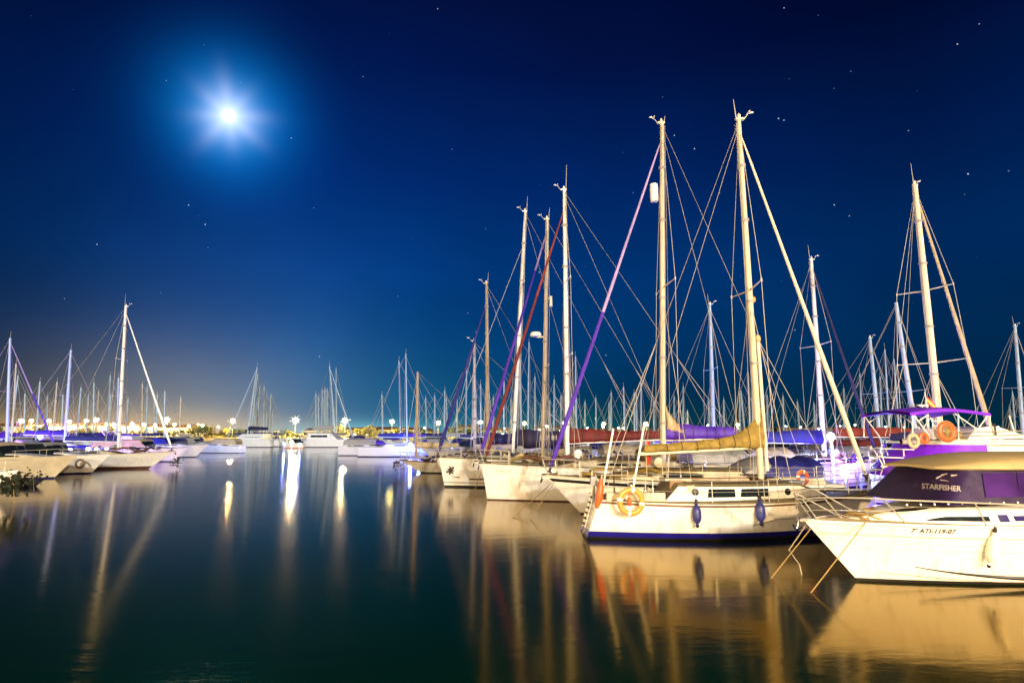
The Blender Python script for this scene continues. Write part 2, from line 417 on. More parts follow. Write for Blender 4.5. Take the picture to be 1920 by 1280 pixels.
# ------------------------------------------------------------------ hulls
class Hull:
    def __init__(s, L, B, fb, fm, fs, rake=.8, srake=.25, tw=.7, kw=.82, flare=1.0, draft=.35, pos=.42, fine=2.1):
        s.L, s.B, s.fb, s.fm, s.fs = L, B, fb, fm, fs; s.rake, s.sr, s.tw, s.kw, s.fl, s.draft, s.pos, s.fine = rake, srake, tw, kw, flare, draft, pos, fine
    def sheer(s, u):
        a = s.fs; c = s.fb; m = s.fm     # quadratic through stern, middle, bow
        return a * (1 - u) * (1 - 2 * u) + 4 * m * u * (1 - u) + c * u * (2 * u - 1)
    def shape(s, u, q):
        if u < s.pos: return s.tw + (1 - s.tw) * math.sin(math.pi / 2 * u / s.pos)
        w = (u - s.pos) / (1 - s.pos); return max(0.0, 1 - w ** q)
    def half(s, u, z):
        t = z / s.sheer(u)
        if t >= 0: k = s.kw + (1 - s.kw) * min(t, 1.2) ** s.fl
        else: k = s.kw * (1 - .9 * (-z / max(s.draft, .01)) ** 1.5 * .5)
        q = lerp(s.fine * .72, s.fine, max(0, min(1, t)))
        return s.B / 2 * s.shape(u, q) * k
    def x(s, u, z):
        t = z / s.sheer(u); xb = s.L - s.rake * (1 - t) ** 1.0; xs = s.sr * (1 - t)
        return lerp(xs, xb, u)
    def pt(s, u, z, side=1, off=0.0):
        return Vector((s.x(u, z), side * (s.half(u, z) + off), z))
    def at(s, x, z, side=1, off=0.0):
        a, b = 0.0, 1.0
        for _ in range(30):
            m = (a + b) / 2
            if s.x(m, z) < x: a = m
            else: b = m
        return s.pt((a + b) / 2, z, side, off)
    def u_at(s, x): return max(0, min(1, x / s.L))
    def deckz(s, x): return s.sheer(s.u_at(x))
    def deckhalf(s, x): return s.half(s.u_at(x), s.deckz(x))
    def build(s, parent, bands, deckmat='deck', rail='cream', ns=30, railr=.025, name='hull'):
        """bands: [(ztop, mat)] absolute heights, the last entry's ztop None = up to the sheer"""
        mb = MB(); mats = []; zs = [(-s.draft, None)]
        rows = []
        def addmat(m):
            if m not in mats: mats.append(m)
            return mats.index(m)
        mrow = []
        levels = [('a', -s.draft), ('a', -s.draft * .4)]; mrow = [addmat(bands[0][1])]
        levels[1:] = [('a', 0.0)]
        last = 0.0
        for zt, m in bands:
            mi = addmat(m)
            if zt is None:
                for k in range(1, 6): levels.append(('f', last, k / 5)); mrow.append(mi)
            elif isinstance(zt, tuple):      # offset below the sheer: (d,)
                levels.append(('s', -zt[0])); mrow.append(mi); last = ('s', -zt[0])
            else:
                levels.append(('a', zt)); mrow.append(mi); last = zt
        def zof(lv, u):
            sh = s.sheer(u)
            if lv[0] == 'a': return lv[1]
            if lv[0] == 's': return sh + lv[1]
            base = lv[1] if not isinstance(lv[1], tuple) else sh + lv[1][1]
            return lerp(base, sh, lv[2])
        us = [(i / ns) for i in range(ns + 1)]
        us = [u ** .9 if u > .5 else u for u in us]
        for side in (1, -1):
            g = [[s.pt(u, zof(lv, u), side) for lv in levels] for u in us]
            if side == -1: mb.grid(g, mif=lambda i, j: mrow[j])
            else:
                g = [list(reversed(r)) for r in g]; n = len(mrow); mb.grid(g, mif=lambda i, j: mrow[n - 1 - j])
        # transom
        g = [[s.pt(0, zof(lv, 0), 1), s.pt(0, zof(lv, 0), -1)] for lv in levels]
        mb.grid(g, mif=lambda i, j: mrow[i])
        h = mb.build(name, mats, parent)
        d = MB(); g = []
        for u in us:
            z = s.sheer(u) - .012; hb = s.half(u, z); x = s.x(u, z)
            g.append([(x, hb, z), (x, hb * .5, z + .035), (x, 0, z + .05), (x, -hb * .5, z + .035), (x, -hb, z)])
        d.grid([list(reversed(r)) for r in g]); d.build('deck', deckmat, parent)
        if rail:
            for side in (1, -1):
                r_ = MB(); r_.tube([s.pt(u, s.sheer(u), side) for u in us], railr, 5); r_.build('toe_rail', rail, parent)
        return h
    def stripe(s, parent, zf0, zf1, m, u0=0.0, u1=1.0, name='stripe', n=26, off=.006, sides=(1, -1)):
        for side in sides:
            mb = MB(); g = []
            for i in range(n + 1):
                u = lerp(u0, u1, i / n); g.append([s.pt(u, zf0(u), side, off), s.pt(u, zf1(u), side, off)])
            if side == 1: g = [list(reversed(r)) for r in g]
            mb.grid(g); mb.build(name, m, parent)

def cabin(parent, h, x0, x1, w0, w1, hh, m='white', slope_f=.8, slope_b=.15, win=None, name='cabin', top='deck', side_in=.86, zoff=0.0, wm='glass'):
    """coachroof between x0 (aft) and x1 (fwd), half widths w0, w1, height hh; win = [(xa, xb, za, zb)] side windows as fractions"""
    mb = MB(); n = 12; g = []
    def prof(t):
        x = lerp(x0, x1, t); w = lerp(w0, w1, t ** 1.4); k = min(1, t * (x1 - x0) / max(slope_b, .01), (1 - t) * (x1 - x0) / max(slope_f, .01))
        k = math.sin(max(0, min(1, k)) * math.pi / 2)
        return x, w, hh * k * lerp(1.0, .82, t)
    rows = []
    for i in range(n + 1):
        t = i / n; t = t if 0 < i < n else t
        x, w, z = prof(t); zb = h.deckz(x) - .02 + zoff
        rows.append([(x, w, zb), (x, w * side_in, zb + z * .86), (x, w * side_in * .88, zb + z), (x, 0, zb + z * 1.08), (x, -w * side_in * .88, zb + z), (x, -w * side_in, zb + z * .86), (x, -w, zb)])
    mb.grid([list(reversed(r)) for r in rows], mif=lambda i, j: 1 if j in (1, 2, 3, 4) else 0)
    c = mb.build(name, [m, top], parent, ang=30)
    for (a, b, za, zb_) in (win or ()):
        for side in (1, -1):
            wb = MB(); pts = []
            k = 6
            top_, bot = [], []
            for i in range(k + 1):
                t = lerp(a, b, i / k); x, w, z = prof(t); zd = h.deckz(x) - .02 + zoff
                def sp(f):
                    f2 = f / .86; return Vector((x, side * (lerp(w, w * side_in, f2) + .008), zd + z * f))
                inset = 0.0
                zz0, zz1 = za, zb_
                if i == 0: zz0 += (zb_ - za) * .15; zz1 -= (zb_ - za) * .15
                if i == k: zz0 += (zb_ - za) * .1; zz1 -= (zb_ - za) * .4
                bot.append(sp(zz0)); top_.append(sp(zz1))
            g = [[bot[i], top_[i]] for i in range(k + 1)]
            if side == 1: g = [list(reversed(r)) for r in g]
            wb.grid(g); wb.build('window', wm, c, smooth=False)
    return c

def rigid_rail(parent, h, hgt=.6, x0=.0, x1=None, n=6, r=.012, m='rail', inset=.06):
    """stanchions with two guard wires, both sides"""
    x1 = x1 or h.L * .86
    for side in (1, -1):
        mb = MB(); tops = []; mids = []
        for i in range(n + 1):
            x = lerp(x0, x1, i / n); y = side * (h.deckhalf(x) - inset); z = h.deckz(x)
            mb.tube([(x, y, z), (x, y, z + hgt)], r, 5); tops.append((x, y, z + hgt)); mids.append((x, y, z + hgt * .5))
        mb.tube(tops, r * .6, 4); mb.tube(mids, r * .6, 4)
        mb.build('guard_rail', m, parent)
def pulpit(parent, h, hgt=.65, back=1.1, r=.016, m='rail', over=.1, name='pulpit'):
    mb = MB(); L = h.L; xb = L - back
    yb = h.deckhalf(xb) - .06; zb = h.deckz(xb); zt = h.deckz(L) + hgt
    for f in (1.0, .52):
        z0 = zb + hgt * f; z1 = h.deckz(L) + hgt * f
        mb.tube([(xb, yb, z0), (L - back * .4, yb * .62, lerp(z0, z1, .6)), (L + over, yb * .25, z1), (L + over + .06, 0, z1), (L + over, -yb * .25, z1), (L - back * .4, -yb * .62, lerp(z0, z1, .6)), (xb, -yb, z0)], r, 6)
    for s_ in (1, -1):
        mb.tube([(xb, s_ * yb, zb), (xb, s_ * yb, zb + hgt)], r, 6)
        x = L - back * .38; mb.tube([(x, s_ * (h.deckhalf(x) - .03), h.deckz(x)), (L - back * .34, s_ * yb * .58, h.deckz(L) + hgt)], r, 6)
        mb.tube([(L - .12, s_ * .05, h.deckz(L)), (L + over, s_ * yb * .24, zt)], r, 6)
    mb.build(name, m, parent)
def pushpit(parent, h, hgt=.7, fwd=1.0, r=.015, m='rail'):
    y = h.deckhalf(fwd) - .06; z = h.deckz(0)
    y0 = h.deckhalf(.1) - .06
    for s_ in (1, -1):
        mb = MB()
        for f in (1, .5): mb.tube([(fwd, s_ * y, z + hgt * f), (.08, s_ * y0, z + hgt * f), (.02, s_ * y0 * .8, z + hgt * f), (.0, s_ * .35, z + hgt * f)], r, 6)
        for (a, b) in ((fwd, y), (.1, y0), (.0, .35)): mb.tube([(a, s_ * b, z), (a, s_ * b, z + hgt)], r, 6)
        mb.build('pushpit', m, parent)

def sail_cover(parent, a, b, h0, h1, m, w=.16, collar=0.0, lump=.12, name='sail_cover', ties=False):
    """stacked sail under its cover, lying on the boom from a (mast end) to b (outer end)"""
    a, b = Vector(a), Vector(b); n = 16; d = (b - a); L = d.length; d = d.normalized(); side = Vector((0, 0, 1)).cross(d).normalized(); rows = []
    for i in range(n + 1):
        t = i / n; c = a + d * L * t
        hh = lerp(h0, h1, t ** .75) + (collar * math.exp(-(t * L / .42) ** 1.25) if collar else 0)
        ww = w * lerp(1, .62, t) * (1 + random.uniform(-lump, lump)); hh *= 1 + random.uniform(-lump, lump) * .6
        sag = random.uniform(-.012, .012)
        rows.append([c + side * x * ww + Vector((0, 0, z * hh + sag)) for x, z in ((0, -.16), (.62, -.06), (.95, .22), (.66, .62), (.26, .93), (0, 1.0), (-.26, .93), (-.66, .62), (-.95, .22), (-.62, -.06))])
    mb = MB(); mb.grid(rows, closed=True)
    mb.add(rows[0], [tuple(range(10))]); mb.add(rows[-1], [tuple(reversed(range(10)))])
    o = mb.build(name, m, parent, ang=60)
    if ties:
        for k in range(1, 7):
            i = int(k * n / 7); q = MB(); c = sum((Vector(p) for p in rows[i]), Vector()) / 10
            q.tube([c + (Vector(p) - c) * 1.04 for p in rows[i]] + [c + (Vector(rows[i][0]) - c) * 1.04], .011, 4); q.build('lashing', 'weed_brown', o)
    return o

def furled(parent, top, bot, r, mats, split=.5, name='furled_sail'):
    top, bot = Vector(top), Vector(bot); n = 22; pts = []; rs = []; mi = []
    for i in range(n + 1):
        t = i / n; pts.append(top.lerp(bot, t)); k = min(1, t / .06, (1 - t) / .05)
        rs.append(max(.012, r * lerp(.42, 1.0, min(1, t * 1.25)) * (.25 + .75 * max(0, k)) * (1 + random.uniform(-.05, .05)))); mi.append(0 if t < split else len(mats) - 1)
    mb = MB(); mb.tube(pts, rs, 8, mis=mi); return mb.build(name, mats, parent)

def masthead(parent, top, sc=1.0, ant=.9, m='mast_cream', vane=True, light=True, d=1):
    t = Vector(top); mb = MB()
    mb.box((t.x + .04 * sc * d, t.y, t.z + .03), (.30 * sc, .11 * sc, .06 * sc)); h = mb.build('masthead', m, parent)
    if ant:
        mb = MB(); mb.tube([(t.x - .08 * d, t.y, t.z), (t.x - .14 * d, t.y, t.z + ant)], [.022 * sc, .009 * sc], 5); mb.build('antenna', 'wire', parent)
    if vane:
        mb = MB(); mb.tube([(t.x + .2 * d, t.y, t.z + .05), (t.x + .34 * d, t.y, t.z + .24), (t.x + .46 * d, t.y, t.z + .26)], .010 * sc, 4)
        mb.blob((t.x + .46 * d, t.y, t.z + .28), (.08 * sc, .035, .03)); mb.tube([(t.x + .34 * d, t.y - .12, t.z + .27), (t.x + .34 * d, t.y + .12, t.z + .27)], .02, 4)
        mb.build('wind_vane', 'mast_white', parent)
    if light:
        mb = MB(); mb.lathe([(.05 * sc, 0), (.055 * sc, .1), (.03 * sc, .16)], (t.x + .02, t.y, t.z + .06), 8); mb.build('top_light', 'white', parent)

def fit_x(loc, rz, px, z):
    x = 4.0
    for _ in range(25):
        w = LW(loc, rz, (x, 0, z)); p = proj(w); w2 = LW(loc, rz, (x + .1, 0, z)); q = (proj(w2)[0] - p[0]) / .1
        x += (px - p[0]) / q
    return x

def rig(root, loc, rz, h, base_px, top, zb, r=.1, m='mast_cream', spread=(.5,), sw=1.1, wr=.008, genoa=None, gbot=None, gr=.09, gsplit=.5, boom=None, cover=None,
        coverh=(.42, .2), collar=0, cw=.16, ant=.9, far=False, back=True, wm='wire', rake_top=None, mh=True, gtop=.97, split_back=True, inner=True, boomz=None, gx=None, halyards=3, boomrise=0.0, bm=None):
    """mast and everything it carries. top = (px, py) in the photo; boom = boom length (aft)"""
    mx = fit_x(loc, rz, base_px, zb)
    bw = LW(loc, rz, (mx, 0, zb)); tw_ = P(top[0], top[1], bw.y); t = WL(loc, rz, tw_)
    b = Vector((mx, 0, zb)); H = t - b
    mb = MB(); mb.tube([b, b.lerp(t, .55), t], [r, r, r * .72], 10 if not far else 6, sq=.8); mo = mb.build('mast', m, root)
    at = lambda f: b.lerp(t, f)
    if not far:
        q = MB(); q.tube([b + Vector((-r * .95, 0, 1.0)), b.lerp(t, .5) + Vector((-r * .95, 0, 0)), t + Vector((-r * .70, 0, -.1))], .016, 4); q.build('sail_track', 'grey_canvas', root)
        for k in (.12, .30, .47, .70, .86):
            q = MB(); c = b.lerp(t, k); q.tube([c - H.normalized() * .05, c + H.normalized() * .05], r * 1.12, 10); q.build('mast_band', 'grey_canvas', root)
    if mh: masthead(root, t, 1.0 if not far else 1.4, ant, m, vane=not far, light=not far)
    elif ant:
        mb = MB(); mb.tube([t, t + Vector((0, 0, ant))], wr * 1.2, 4); mb.build('antenna', wm, root)
    tips = []
    for i, f in enumerate(spread):
        p = at(f); wv = sw * (1 - .18 * i)
        for s_ in (1, -1):
            e = p + Vector((-.12 * (1 if genoa else 1), s_ * wv, .05)); tips.append((i, s_, e))
            mb = MB(); mb.tube([p, e], [.035 if not far else wr * 1.6, .02 if not far else wr * 1.4], 5); mb.tube([e - Vector((0, 0, .05)), e + Vector((0, 0, .05))], .025 if not far else wr * 1.6, 5)
            mb.build('spreader', m if not far else wm, root)
    bowp = Vector((gx if gx is not None else h.L - .15, 0, h.deckz(h.L) + .12)); gt = at(gtop)
    stays = []
    if gbot is not None: bowp = gbot
    if genoa: furled(root, gt, bowp, gr, genoa if isinstance(genoa, (list, tuple)) else [genoa], gsplit)
    else: stays.append(('forestay', [gt, bowp]))
    if genoa and not far:
        mb = MB(); mb.lathe([(.05, 0), (.11, .02), (.11, .05), (.05, .07), (.05, .2), (.10, .22), (.10, .25)], bowp - Vector((0, 0, .02)), 10, ax=gt - bowp); mb.build('furler_drum', 'black', root)
    if back:
        y = h.deckhalf(.2) * .8 if split_back else 0; st_ = at(.995)
        if split_back:
            sp = st_.lerp(Vector((.15, 0, h.fs)), .62)
            for s_ in (1, -1): stays.append(('backstay', [st_, sp, (.15, s_ * y, h.fs + .02)]))
        else: stays.append(('backstay', [st_, (.15, 0, h.fs)]))
    chain = min(h.deckhalf(mx) - .03, h.B / 2)
    for s_ in (1, -1):
        pth = [at(.985)] + [e for i, s2, e in sorted(tips, key=lambda q: -q[0]) if s2 == s_] + [Vector((mx - .15, s_ * chain, h.deckz(mx)))]
        stays.append(('shroud', pth))
        if tips and inner:
            stays.append(('shroud', [at(spread[0] - .02), Vector((mx + .35, s_ * chain, h.deckz(mx)))]))
            stays.append(('shroud', [at(spread[0] - .02), Vector((mx - .55, s_ * chain, h.deckz(mx)))]))
    if far:
        mb = MB()
        for n_, p_ in stays: mb.tube(p_, wr, 4)
        mb.build('rigging', wm, root)
    else:
        for n_, p_ in stays:
            mb = MB(); mb.tube(p_, wr, 5); mb.build(n_, wm, root)
        for k in range(halyards):
            mb = MB(); q = at(.99); e = b + Vector((random.uniform(-.35, .35), random.uniform(-.3, .3), .1)); mb.tube([q + Vector((random.uniform(-.1, .1), .1, 0)), q.lerp(e, .5) + Vector((random.uniform(-.06, .06), .05, 0)), e], wr * .8, 4); mb.build('halyard', 'rope_white', root)
    if boom:
        bz = boomz if boomz else zb + .9
        k = (bz - b.z) / H.z; a = b + H * k; e = Vector((a.x - boom, 0.0, bz + .05 + boomrise))
        mb = MB(); mb.tube([a, e], .06 if not far else .09, 8); mb.build('boom', bm or m, root)
        if cover:
            sail_cover(root, a + Vector((.12 if collar else -.1, 0, .06)), e + Vector((.15, 0, .05)), coverh[0], coverh[1], cover, cw, collar, ties=not far)
        if not far:
            mb = MB(); mb.tube([at(.98), e], wr * .7, 4); mb.build('topping_lift', wm, root)
            mb = MB(); x_ = lerp(a.x, e.x, .75); mb.tube([(x_, 0, lerp(a.z, e.z, .75)), (x_ - .1, .05, h.deckz(max(x_, .3)) + .25)], .02, 5); mb.build('mainsheet', 'rope_white', root)
    return mx, b, t, at

def dodger(root, h, x0, x1, w, hgt, m='blue', z0=.25, win=True):
    """canvas sprayhood over the companionway: open aft, curved forward"""
    mb = MB(); rows = []; n = 8
    for i in range(n + 1):
        t = i / n; x = lerp(x0, x1, t); hh = hgt * math.cos(t * math.pi / 2 * .92); z = h.deckz(x) + z0
        rows.append([(x, w * math.cos(a), z + hh * max(0, math.sin(a)) ** .55) for a in [math.pi * k / 10 for k in range(11)]])
    mb.grid(rows); o = mb.build('sprayhood', m, root)
    return o
def place_left(bow_px, Dm, L, yaw, zb):        # bow points left; returns loc, rz
    bw = PZ(bow_px, zb, Dm); d = Vector((math.cos(yaw), math.sin(yaw), 0)); st_ = bw + d * L
    return Vector((st_.x, st_.y, 0)), math.pi + yaw
def place_right(bow_px, Dm, L, yaw, zb):       # bow points right
    bw = PZ(bow_px, zb, Dm); d = Vector((math.cos(yaw), math.sin(yaw), 0)); st_ = bw - d * L
    return Vector((st_.x, st_.y, 0)), yaw

def text_on(parent, s, size, fn, m, name='lettering', bold=0.0, space=1.0):
    """letters cut as a thin mesh and laid on a surface by fn(u, v) -> local point"""
    c = bpy.data.curves.new('t', 'FONT'); c.body = s; c.size = size; c.offset = bold; c.space_character = space; c.resolution_u = 3
    o = bpy.data.objects.new('t', c); COL.objects.link(o); bpy.context.view_layer.update()
    dg = bpy.context.evaluated_depsgraph_get(); me = bpy.data.meshes.new_from_object(o.evaluated_get(dg))
    bpy.data.objects.remove(o)
    for v in me.vertices: v.co = fn(v.co.x, v.co.y)
    me.materials.clear(); me.materials.append(M[m]); me.name = name
    ob = bpy.data.objects.new(name, me); COL.objects.link(ob); ob.parent = parent; return ob

def fender(loc, L, r, m, label, tilt=(0, 0, 1), rope_to=None):
    o = empty('fender', loc, 0, label, 'fender', 'fenders hanging along the hulls')
    ax = Vector(tilt).normalized(); mb = MB()
    pr = [(.02, 0), (r * .45, .02)] + [(r * (1 - .75 * abs(2 * t - 1) ** 3.2), .05 + (L - .1) * t) for t in [k / 10 for k in range(11)]] + [(r * .45, L - .02), (.02, L)]
    mb.lathe(pr, (0, 0, 0), 14, ax=ax); mb.build('fender_body', m, o)
    mb = MB(); mb.lathe([(r * .15, L), (r * .42, L + .01), (r * .36, L + .07), (.02, L + .11)], (0, 0, 0), 10, ax=ax); mb.build('fender_end', 'black', o); mb = MB(); mb.lathe([(.02, -.05), (r * .36, -.03), (r * .42, .02), (.03, .03)], (0, 0, 0), 10, ax=ax)
    mb.build('fender_end', 'black', o)
    if rope_to is not None:
        mb = MB(); mb.tube([ax * (L + .08), Vector(rope_to) - Vector(loc)], .008, 5); mb.build('lanyard', 'rope_white', o)
    return o
def life_ring(loc, R0, r0, ax, m, label, bands=4, line=True, net=False):
    o = empty('life_ring', loc, 0, label, 'life ring', 'life rings hung on the boats')
    n = 32; mb = MB(); mb.torus((0, 0, 0), R0, r0, ax, n, 9); mb.build('ring', m, o)
    for k in range(bands):
        a = 2 * math.pi * k / bands + .6; b = MB(); b.torus((0, 0, 0), R0, r0 * 1.06, ax, 3, 9, a0=a - .12, a1=a + .12); b.build('band', 'tape', o)
    if net:
        b = MB(); axv = Vector(ax).normalized(); u = axv.orthogonal().normalized(); w = axv.cross(u)
        for k in range(18):
            a = 2 * math.pi * k / 18; d = u * math.cos(a) + w * math.sin(a); b.tube([axv * .03, d * (R0 - r0 * .5) + axv * (r0 * .75), d * (R0 + r0 * .9) + axv * r0 * .4], .012, 4)
        b.build('net', 'rope', o)
    if line:
        b = MB(); b.torus((0, 0, 0), R0 + r0 * 1.1, .008, ax, 24, 4); b.build('grab_line', 'rope_white', o)
    return o
def rope(pts, label, r=.012, m='rope', weed=None, sag=0.0):
    pts = [Vector(p) for p in pts]
    if len(pts) == 2:
        a, b = pts; pts = [a.lerp(b, t / 8) - Vector((0, 0, sag * 4 * (t / 8) * (1 - t / 8))) for t in range(9)]
    mb = MB(); mb.tube(pts, r, 5); o = mb.build('mooring_line', m)
    return tag(o, label, 'rope', 'mooring lines of the boats')

OCC = []
def occ_pts(loc, rz, L, B):
    n = max(3, int(L / (B * .6))); return [(loc[0] + math.cos(rz) * L * (k + .5) / n, loc[1] + math.sin(rz) * L * (k + .5) / n, B * .5) for k in range(n)]
def clash(loc, rz, L, B, gap=.25):
    for (x, y, q) in occ_pts(loc, rz, L, B):
        for (a, b, p, nm) in OCC:
            if (x - a) ** 2 + (y - b) ** 2 < (q + p + gap) ** 2: return nm
    return None
def occupy(loc, rz, L, B, nm='boat', warn=False):
    if warn:
        c = clash(loc, rz, L, B, -.1)
        if c: print('CLASH', nm, '|', c)
    for (x, y, q) in occ_pts(loc, rz, L, B): OCC.append((x, y, q, nm))
PONT = [[(12.6, 29), (10.4, 34), (8.2, 40), (6.0, 48), (3.4, 62), (.4, 84)], [(-62, 36), (-62, 60), (-66, 90), (-72, 130)]]
for pl_ in PONT:
    for (a, b) in zip(pl_, pl_[1:]):
        n = int(math.dist(a, b) / 1.5)
        for k in range(n + 1): OCC.append((lerp(a[0], b[0], k / n) + 1.0, lerp(a[1], b[1], k / n), .9, 'pontoon'))
def right_basin(x, y):      # True when the point lies across the right pontoon
    q = PONT[0]
    for (a, b) in zip(q, q[1:]):
        if a[1] <= y <= b[1]: return x > lerp(a[0], b[0], (y - a[1]) / (b[1] - a[1]))
    return x > q[0][0] + 1 if y < q[0][1] else True

# ------------------------------------------------------------------ setting: water, shore, hills
mb = MB(); mb.add([(-6000, -60, 0), (6000, -60, 0), (6000, 9000, 0), (-6000, 9000, 0)], [(0, 1, 2, 3)])
o = mb.build('water', 'water', smooth=False); o['kind'] = 'structure'
mb = MB()
mb.add([(-900, 243, 1.1), (900, 243, 1.1), (5000, 6000, 1.1), (-5000, 6000, 1.1)], [(0, 1, 2, 3)])
mb.add([(-900, 243, 1.1), (900, 243, 1.1), (900, 240, -.5), (-900, 240, -.5)], [(3, 2, 1, 0)])
o = mb.build('ground', 'shore', smooth=False); o['kind'] = 'structure'
for (x0, x1, Y, hh, sd) in ((60, 2600, 1500, 22, 1),):
    rnd = random.Random(sd); mb = MB(); rows = []; ph = [rnd.uniform(0, 6) for _ in range(5)]
    for k in range(6):
        y = Y + k * 120; rows.append([(lerp(x0, x1, i / 70), y, 1.0 + (hh * math.sin(math.pi * k / 5) * (.55 + .2 * math.sin(i * .21 + ph[0]) + .15 * math.sin(i * .53 + ph[1]) + .08 * math.sin(i * 1.3 + ph[2])) if 0 < k < 5 else 0)) for i in range(71)])
    mb.grid(rows); o = mb.build('hills', 'hill'); o['kind'] = 'structure'
# ------------------------------------------------------------------ R1: the near motorboat, bow to the left
YAW = R(3)
def near_motorboat():
    L = 8.2; h = Hull(L, 2.9, 1.23, 1.20, 1.15, rake=1.12, srake=-.1, tw=.86, kw=.70, flare=.8, draft=.4, pos=.30, fine=2.5)
    loc, rz = place_left(1507, 12.55, L, R(9), 1.22)
    occupy(loc, rz, L, 2.9, 'near motorboat', True)
    t = empty('motorboat', loc, rz, 'white cabin motorboat with dark windscreen cover and black wave stripe, nearest at the right', 'motorboat')
    h.build(t, [(.06, 'black'), (.09, 'white'), (None, 'white')], deckmat='canvas_cream', rail=None, ns=44)
    # rubbing strake under the sheer band and the fine moulded grooves
    S1 = lambda d: (lambda u: h.sheer(u) - d)
    for side in (1, -1):
        mb = MB(); mb.tube([h.pt(u / 40, h.sheer(u / 40) - .01, side, .01) for u in range(41)], .028, 6); mb.build('gunwale', 'white', t)
        mb = MB(); mb.tube([h.pt(u / 40, h.sheer(u / 40) - .25, side, .004) for u in range(41)], .014, 5); mb.build('rub_rail', 'canvas_cream', t)
        for d in (.40, .53):
            mb = MB(); mb.tube([h.pt(u / 40, h.sheer(u / 40) - d, side, -.002) for u in range(39)], .0035, 4); mb.build('groove', 'stripe', t)
        # spray chine: thin at the bow, thickening aft
        mb = MB(); g = []
        for i in range(31):
            us_ = (fit_side(h, loc, rz, 1668, .34) + .25) / L; u = lerp(us_, .0, (i / 30) ** 1.5); dd = (us_ - u) * L; z0 = .085 + .26 * math.exp(-dd / 1.35); th = .02 + .07 * min(1, dd / 2.2)
            g.append([h.pt(u, z0 - th / 2, side, .004), h.pt(u, z0, side, .035), h.pt(u, z0 + th / 2, side, .004)])
        mb.grid(g if side == 1 else [list(reversed(r)) for r in g]); mb.build('wave_stripe', 'black', t)
        mb = MB(); mb.tube([h.pt(u / 40 * .93, .05 + .20 * max(0, u / 40 * .93 - .6) ** 1.5 * 4, side, .002) for u in range(41)], .006, 4); mb.build('groove', 'stripe', t)
    # registration number
    x0 = fit_side(h, loc, rz, 1708, 1.10)
    def on(u, v):
        x = x0 - u; z = 1.06 + v
        return h.at(x, z, 1, .006)
    text_on(t, '7ª ATI-119-07', .125, on, 'letter_dark', bold=.004, space=1.05)
    # raised trunk cabin: low foredeck dome rising to the windscreen
    def X(px, z, y=.9):  # local x of a photo column on the near side of the boat
        return fit_side2(loc, rz, px, z, y)
    xf = X(1600, 1.3, .3); xw = X(1700, 1.55, .8)
    mb = MB(); rows = []; n = 16
    for i in range(n + 1):
        k = i / n; x = lerp(xf, 1.2, k ** 1.3); w = min(h.deckhalf(x) - .22, 1.12) * (.35 + .65 * min(1, k * 2.2) ** .6) ; zt = .02 + .34 * math.sin(min(1, k * 1.55) * math.pi / 2)
        zb = h.deckz(x) - .01
        rows.append([(x, w, zb), (x, w * .93, zb + zt * .55), (x, w * .80, zb + zt * .9), (x, w * .4, zb + zt * 1.12), (x, 0, zb + zt * 1.16), (x, -w * .4, zb + zt * 1.12), (x, -w * .80, zb + zt * .9), (x, -w * .93, zb + zt * .55), (x, -w, zb)])
    mb.grid(rows); cab = mb.build('cabin', 'white', t, ang=50)
    def side_at(x, f, side=1, off=.01):
        # point on the cabin side, f in 0..1 of the lower panel
        kk = ((xf - x) / (xf - 1.2)); k = max(0.001, kk) ** (1 / 1.3)
        w = min(h.deckhalf(x) - .22, 1.12) * (.35 + .65 * min(1, k * 2.2) ** .6); zt = .02 + .34 * math.sin(min(1, k * 1.55) * math.pi / 2); zb = h.deckz(x) - .01
        return Vector((x, side * (lerp(w, w * .93, f) + off), zb + zt * .55 * f))
    for side in (1, -1):
        a, b = X(1752, 1.3), X(1845, 1.3)
        mb = MB(); g = []
        for i in range(13):
            k = i / 12; x = lerp(a, b, k); lo = .42; hi = .42 + .50 * min(1, k * 3.2) ** .6
            g.append([side_at(x, lo, side), side_at(x, max(lo + .02, hi), side)])
        mb.grid(g if side == -1 else [list(reversed(r)) for r in g]); w_ = mb.build('window', 'glass', cab, smooth=False)
        for (p0, p1) in ((1860, 1876), (1886, 1990)):
            a, b = X(p0, 1.3), X(p1, 1.3)
            mb = MB(); g = [[side_at(x, .36 if p0 == 1860 else .42, side), side_at(x, 1.06 if p0 == 1860 else .92, side)] for x in (a, (a + b) / 2, b)]
            mb.grid(g if side == -1 else [list(reversed(r)) for r in g]); mb.build('window', 'boot_navy', cab, smooth=False)
    # dark lens window on the foredeck dome
    mb = MB(); xa, xb = X(1676, 1.6, .5), X(1748, 1.6, .6)
    g = []
    for i in range(11):
        k = i / 10; x = lerp(xa, xb, k); hw = .05 * math.sin(math.pi * k) + .004
        kk = ((xf - x) / (xf - 1.2)) ** (1 / 1.3); w = min(h.deckhalf(x) - .22, 1.12) * (.35 + .65 * min(1, kk * 2.2) ** .6); zt = .02 + .34 * math.sin(min(1, kk * 1.55) * math.pi / 2); zb = h.deckz(x) - .01
        c = Vector((x, w * .80, zb + zt * .9)); d = Vector((x, w * .4, zb + zt * 1.12)); e = (d - c).normalized()
        c = c.lerp(d, .35) + Vector((0, 0, .012)); g.append([c - e * hw * 1.6, c + e * hw * 1.6])
    mb.grid(g); mb.build('hatch_window', 'black', cab, smooth=False)
    # windscreen under its dark cover, tan hard canvas roof above
    zb = 1.72; yw = 1.12
    def rowpts(x, z, y, fwd, n=9):  # a curved frame around the front of the cockpit
        return [(x + fwd * abs(math.cos(a)) ** .45, y * math.copysign(abs(math.sin(a)) ** .45, math.sin(a)), z) for a in [math.pi / 2 - math.pi * k / (n - 1) for k in range(n)]]
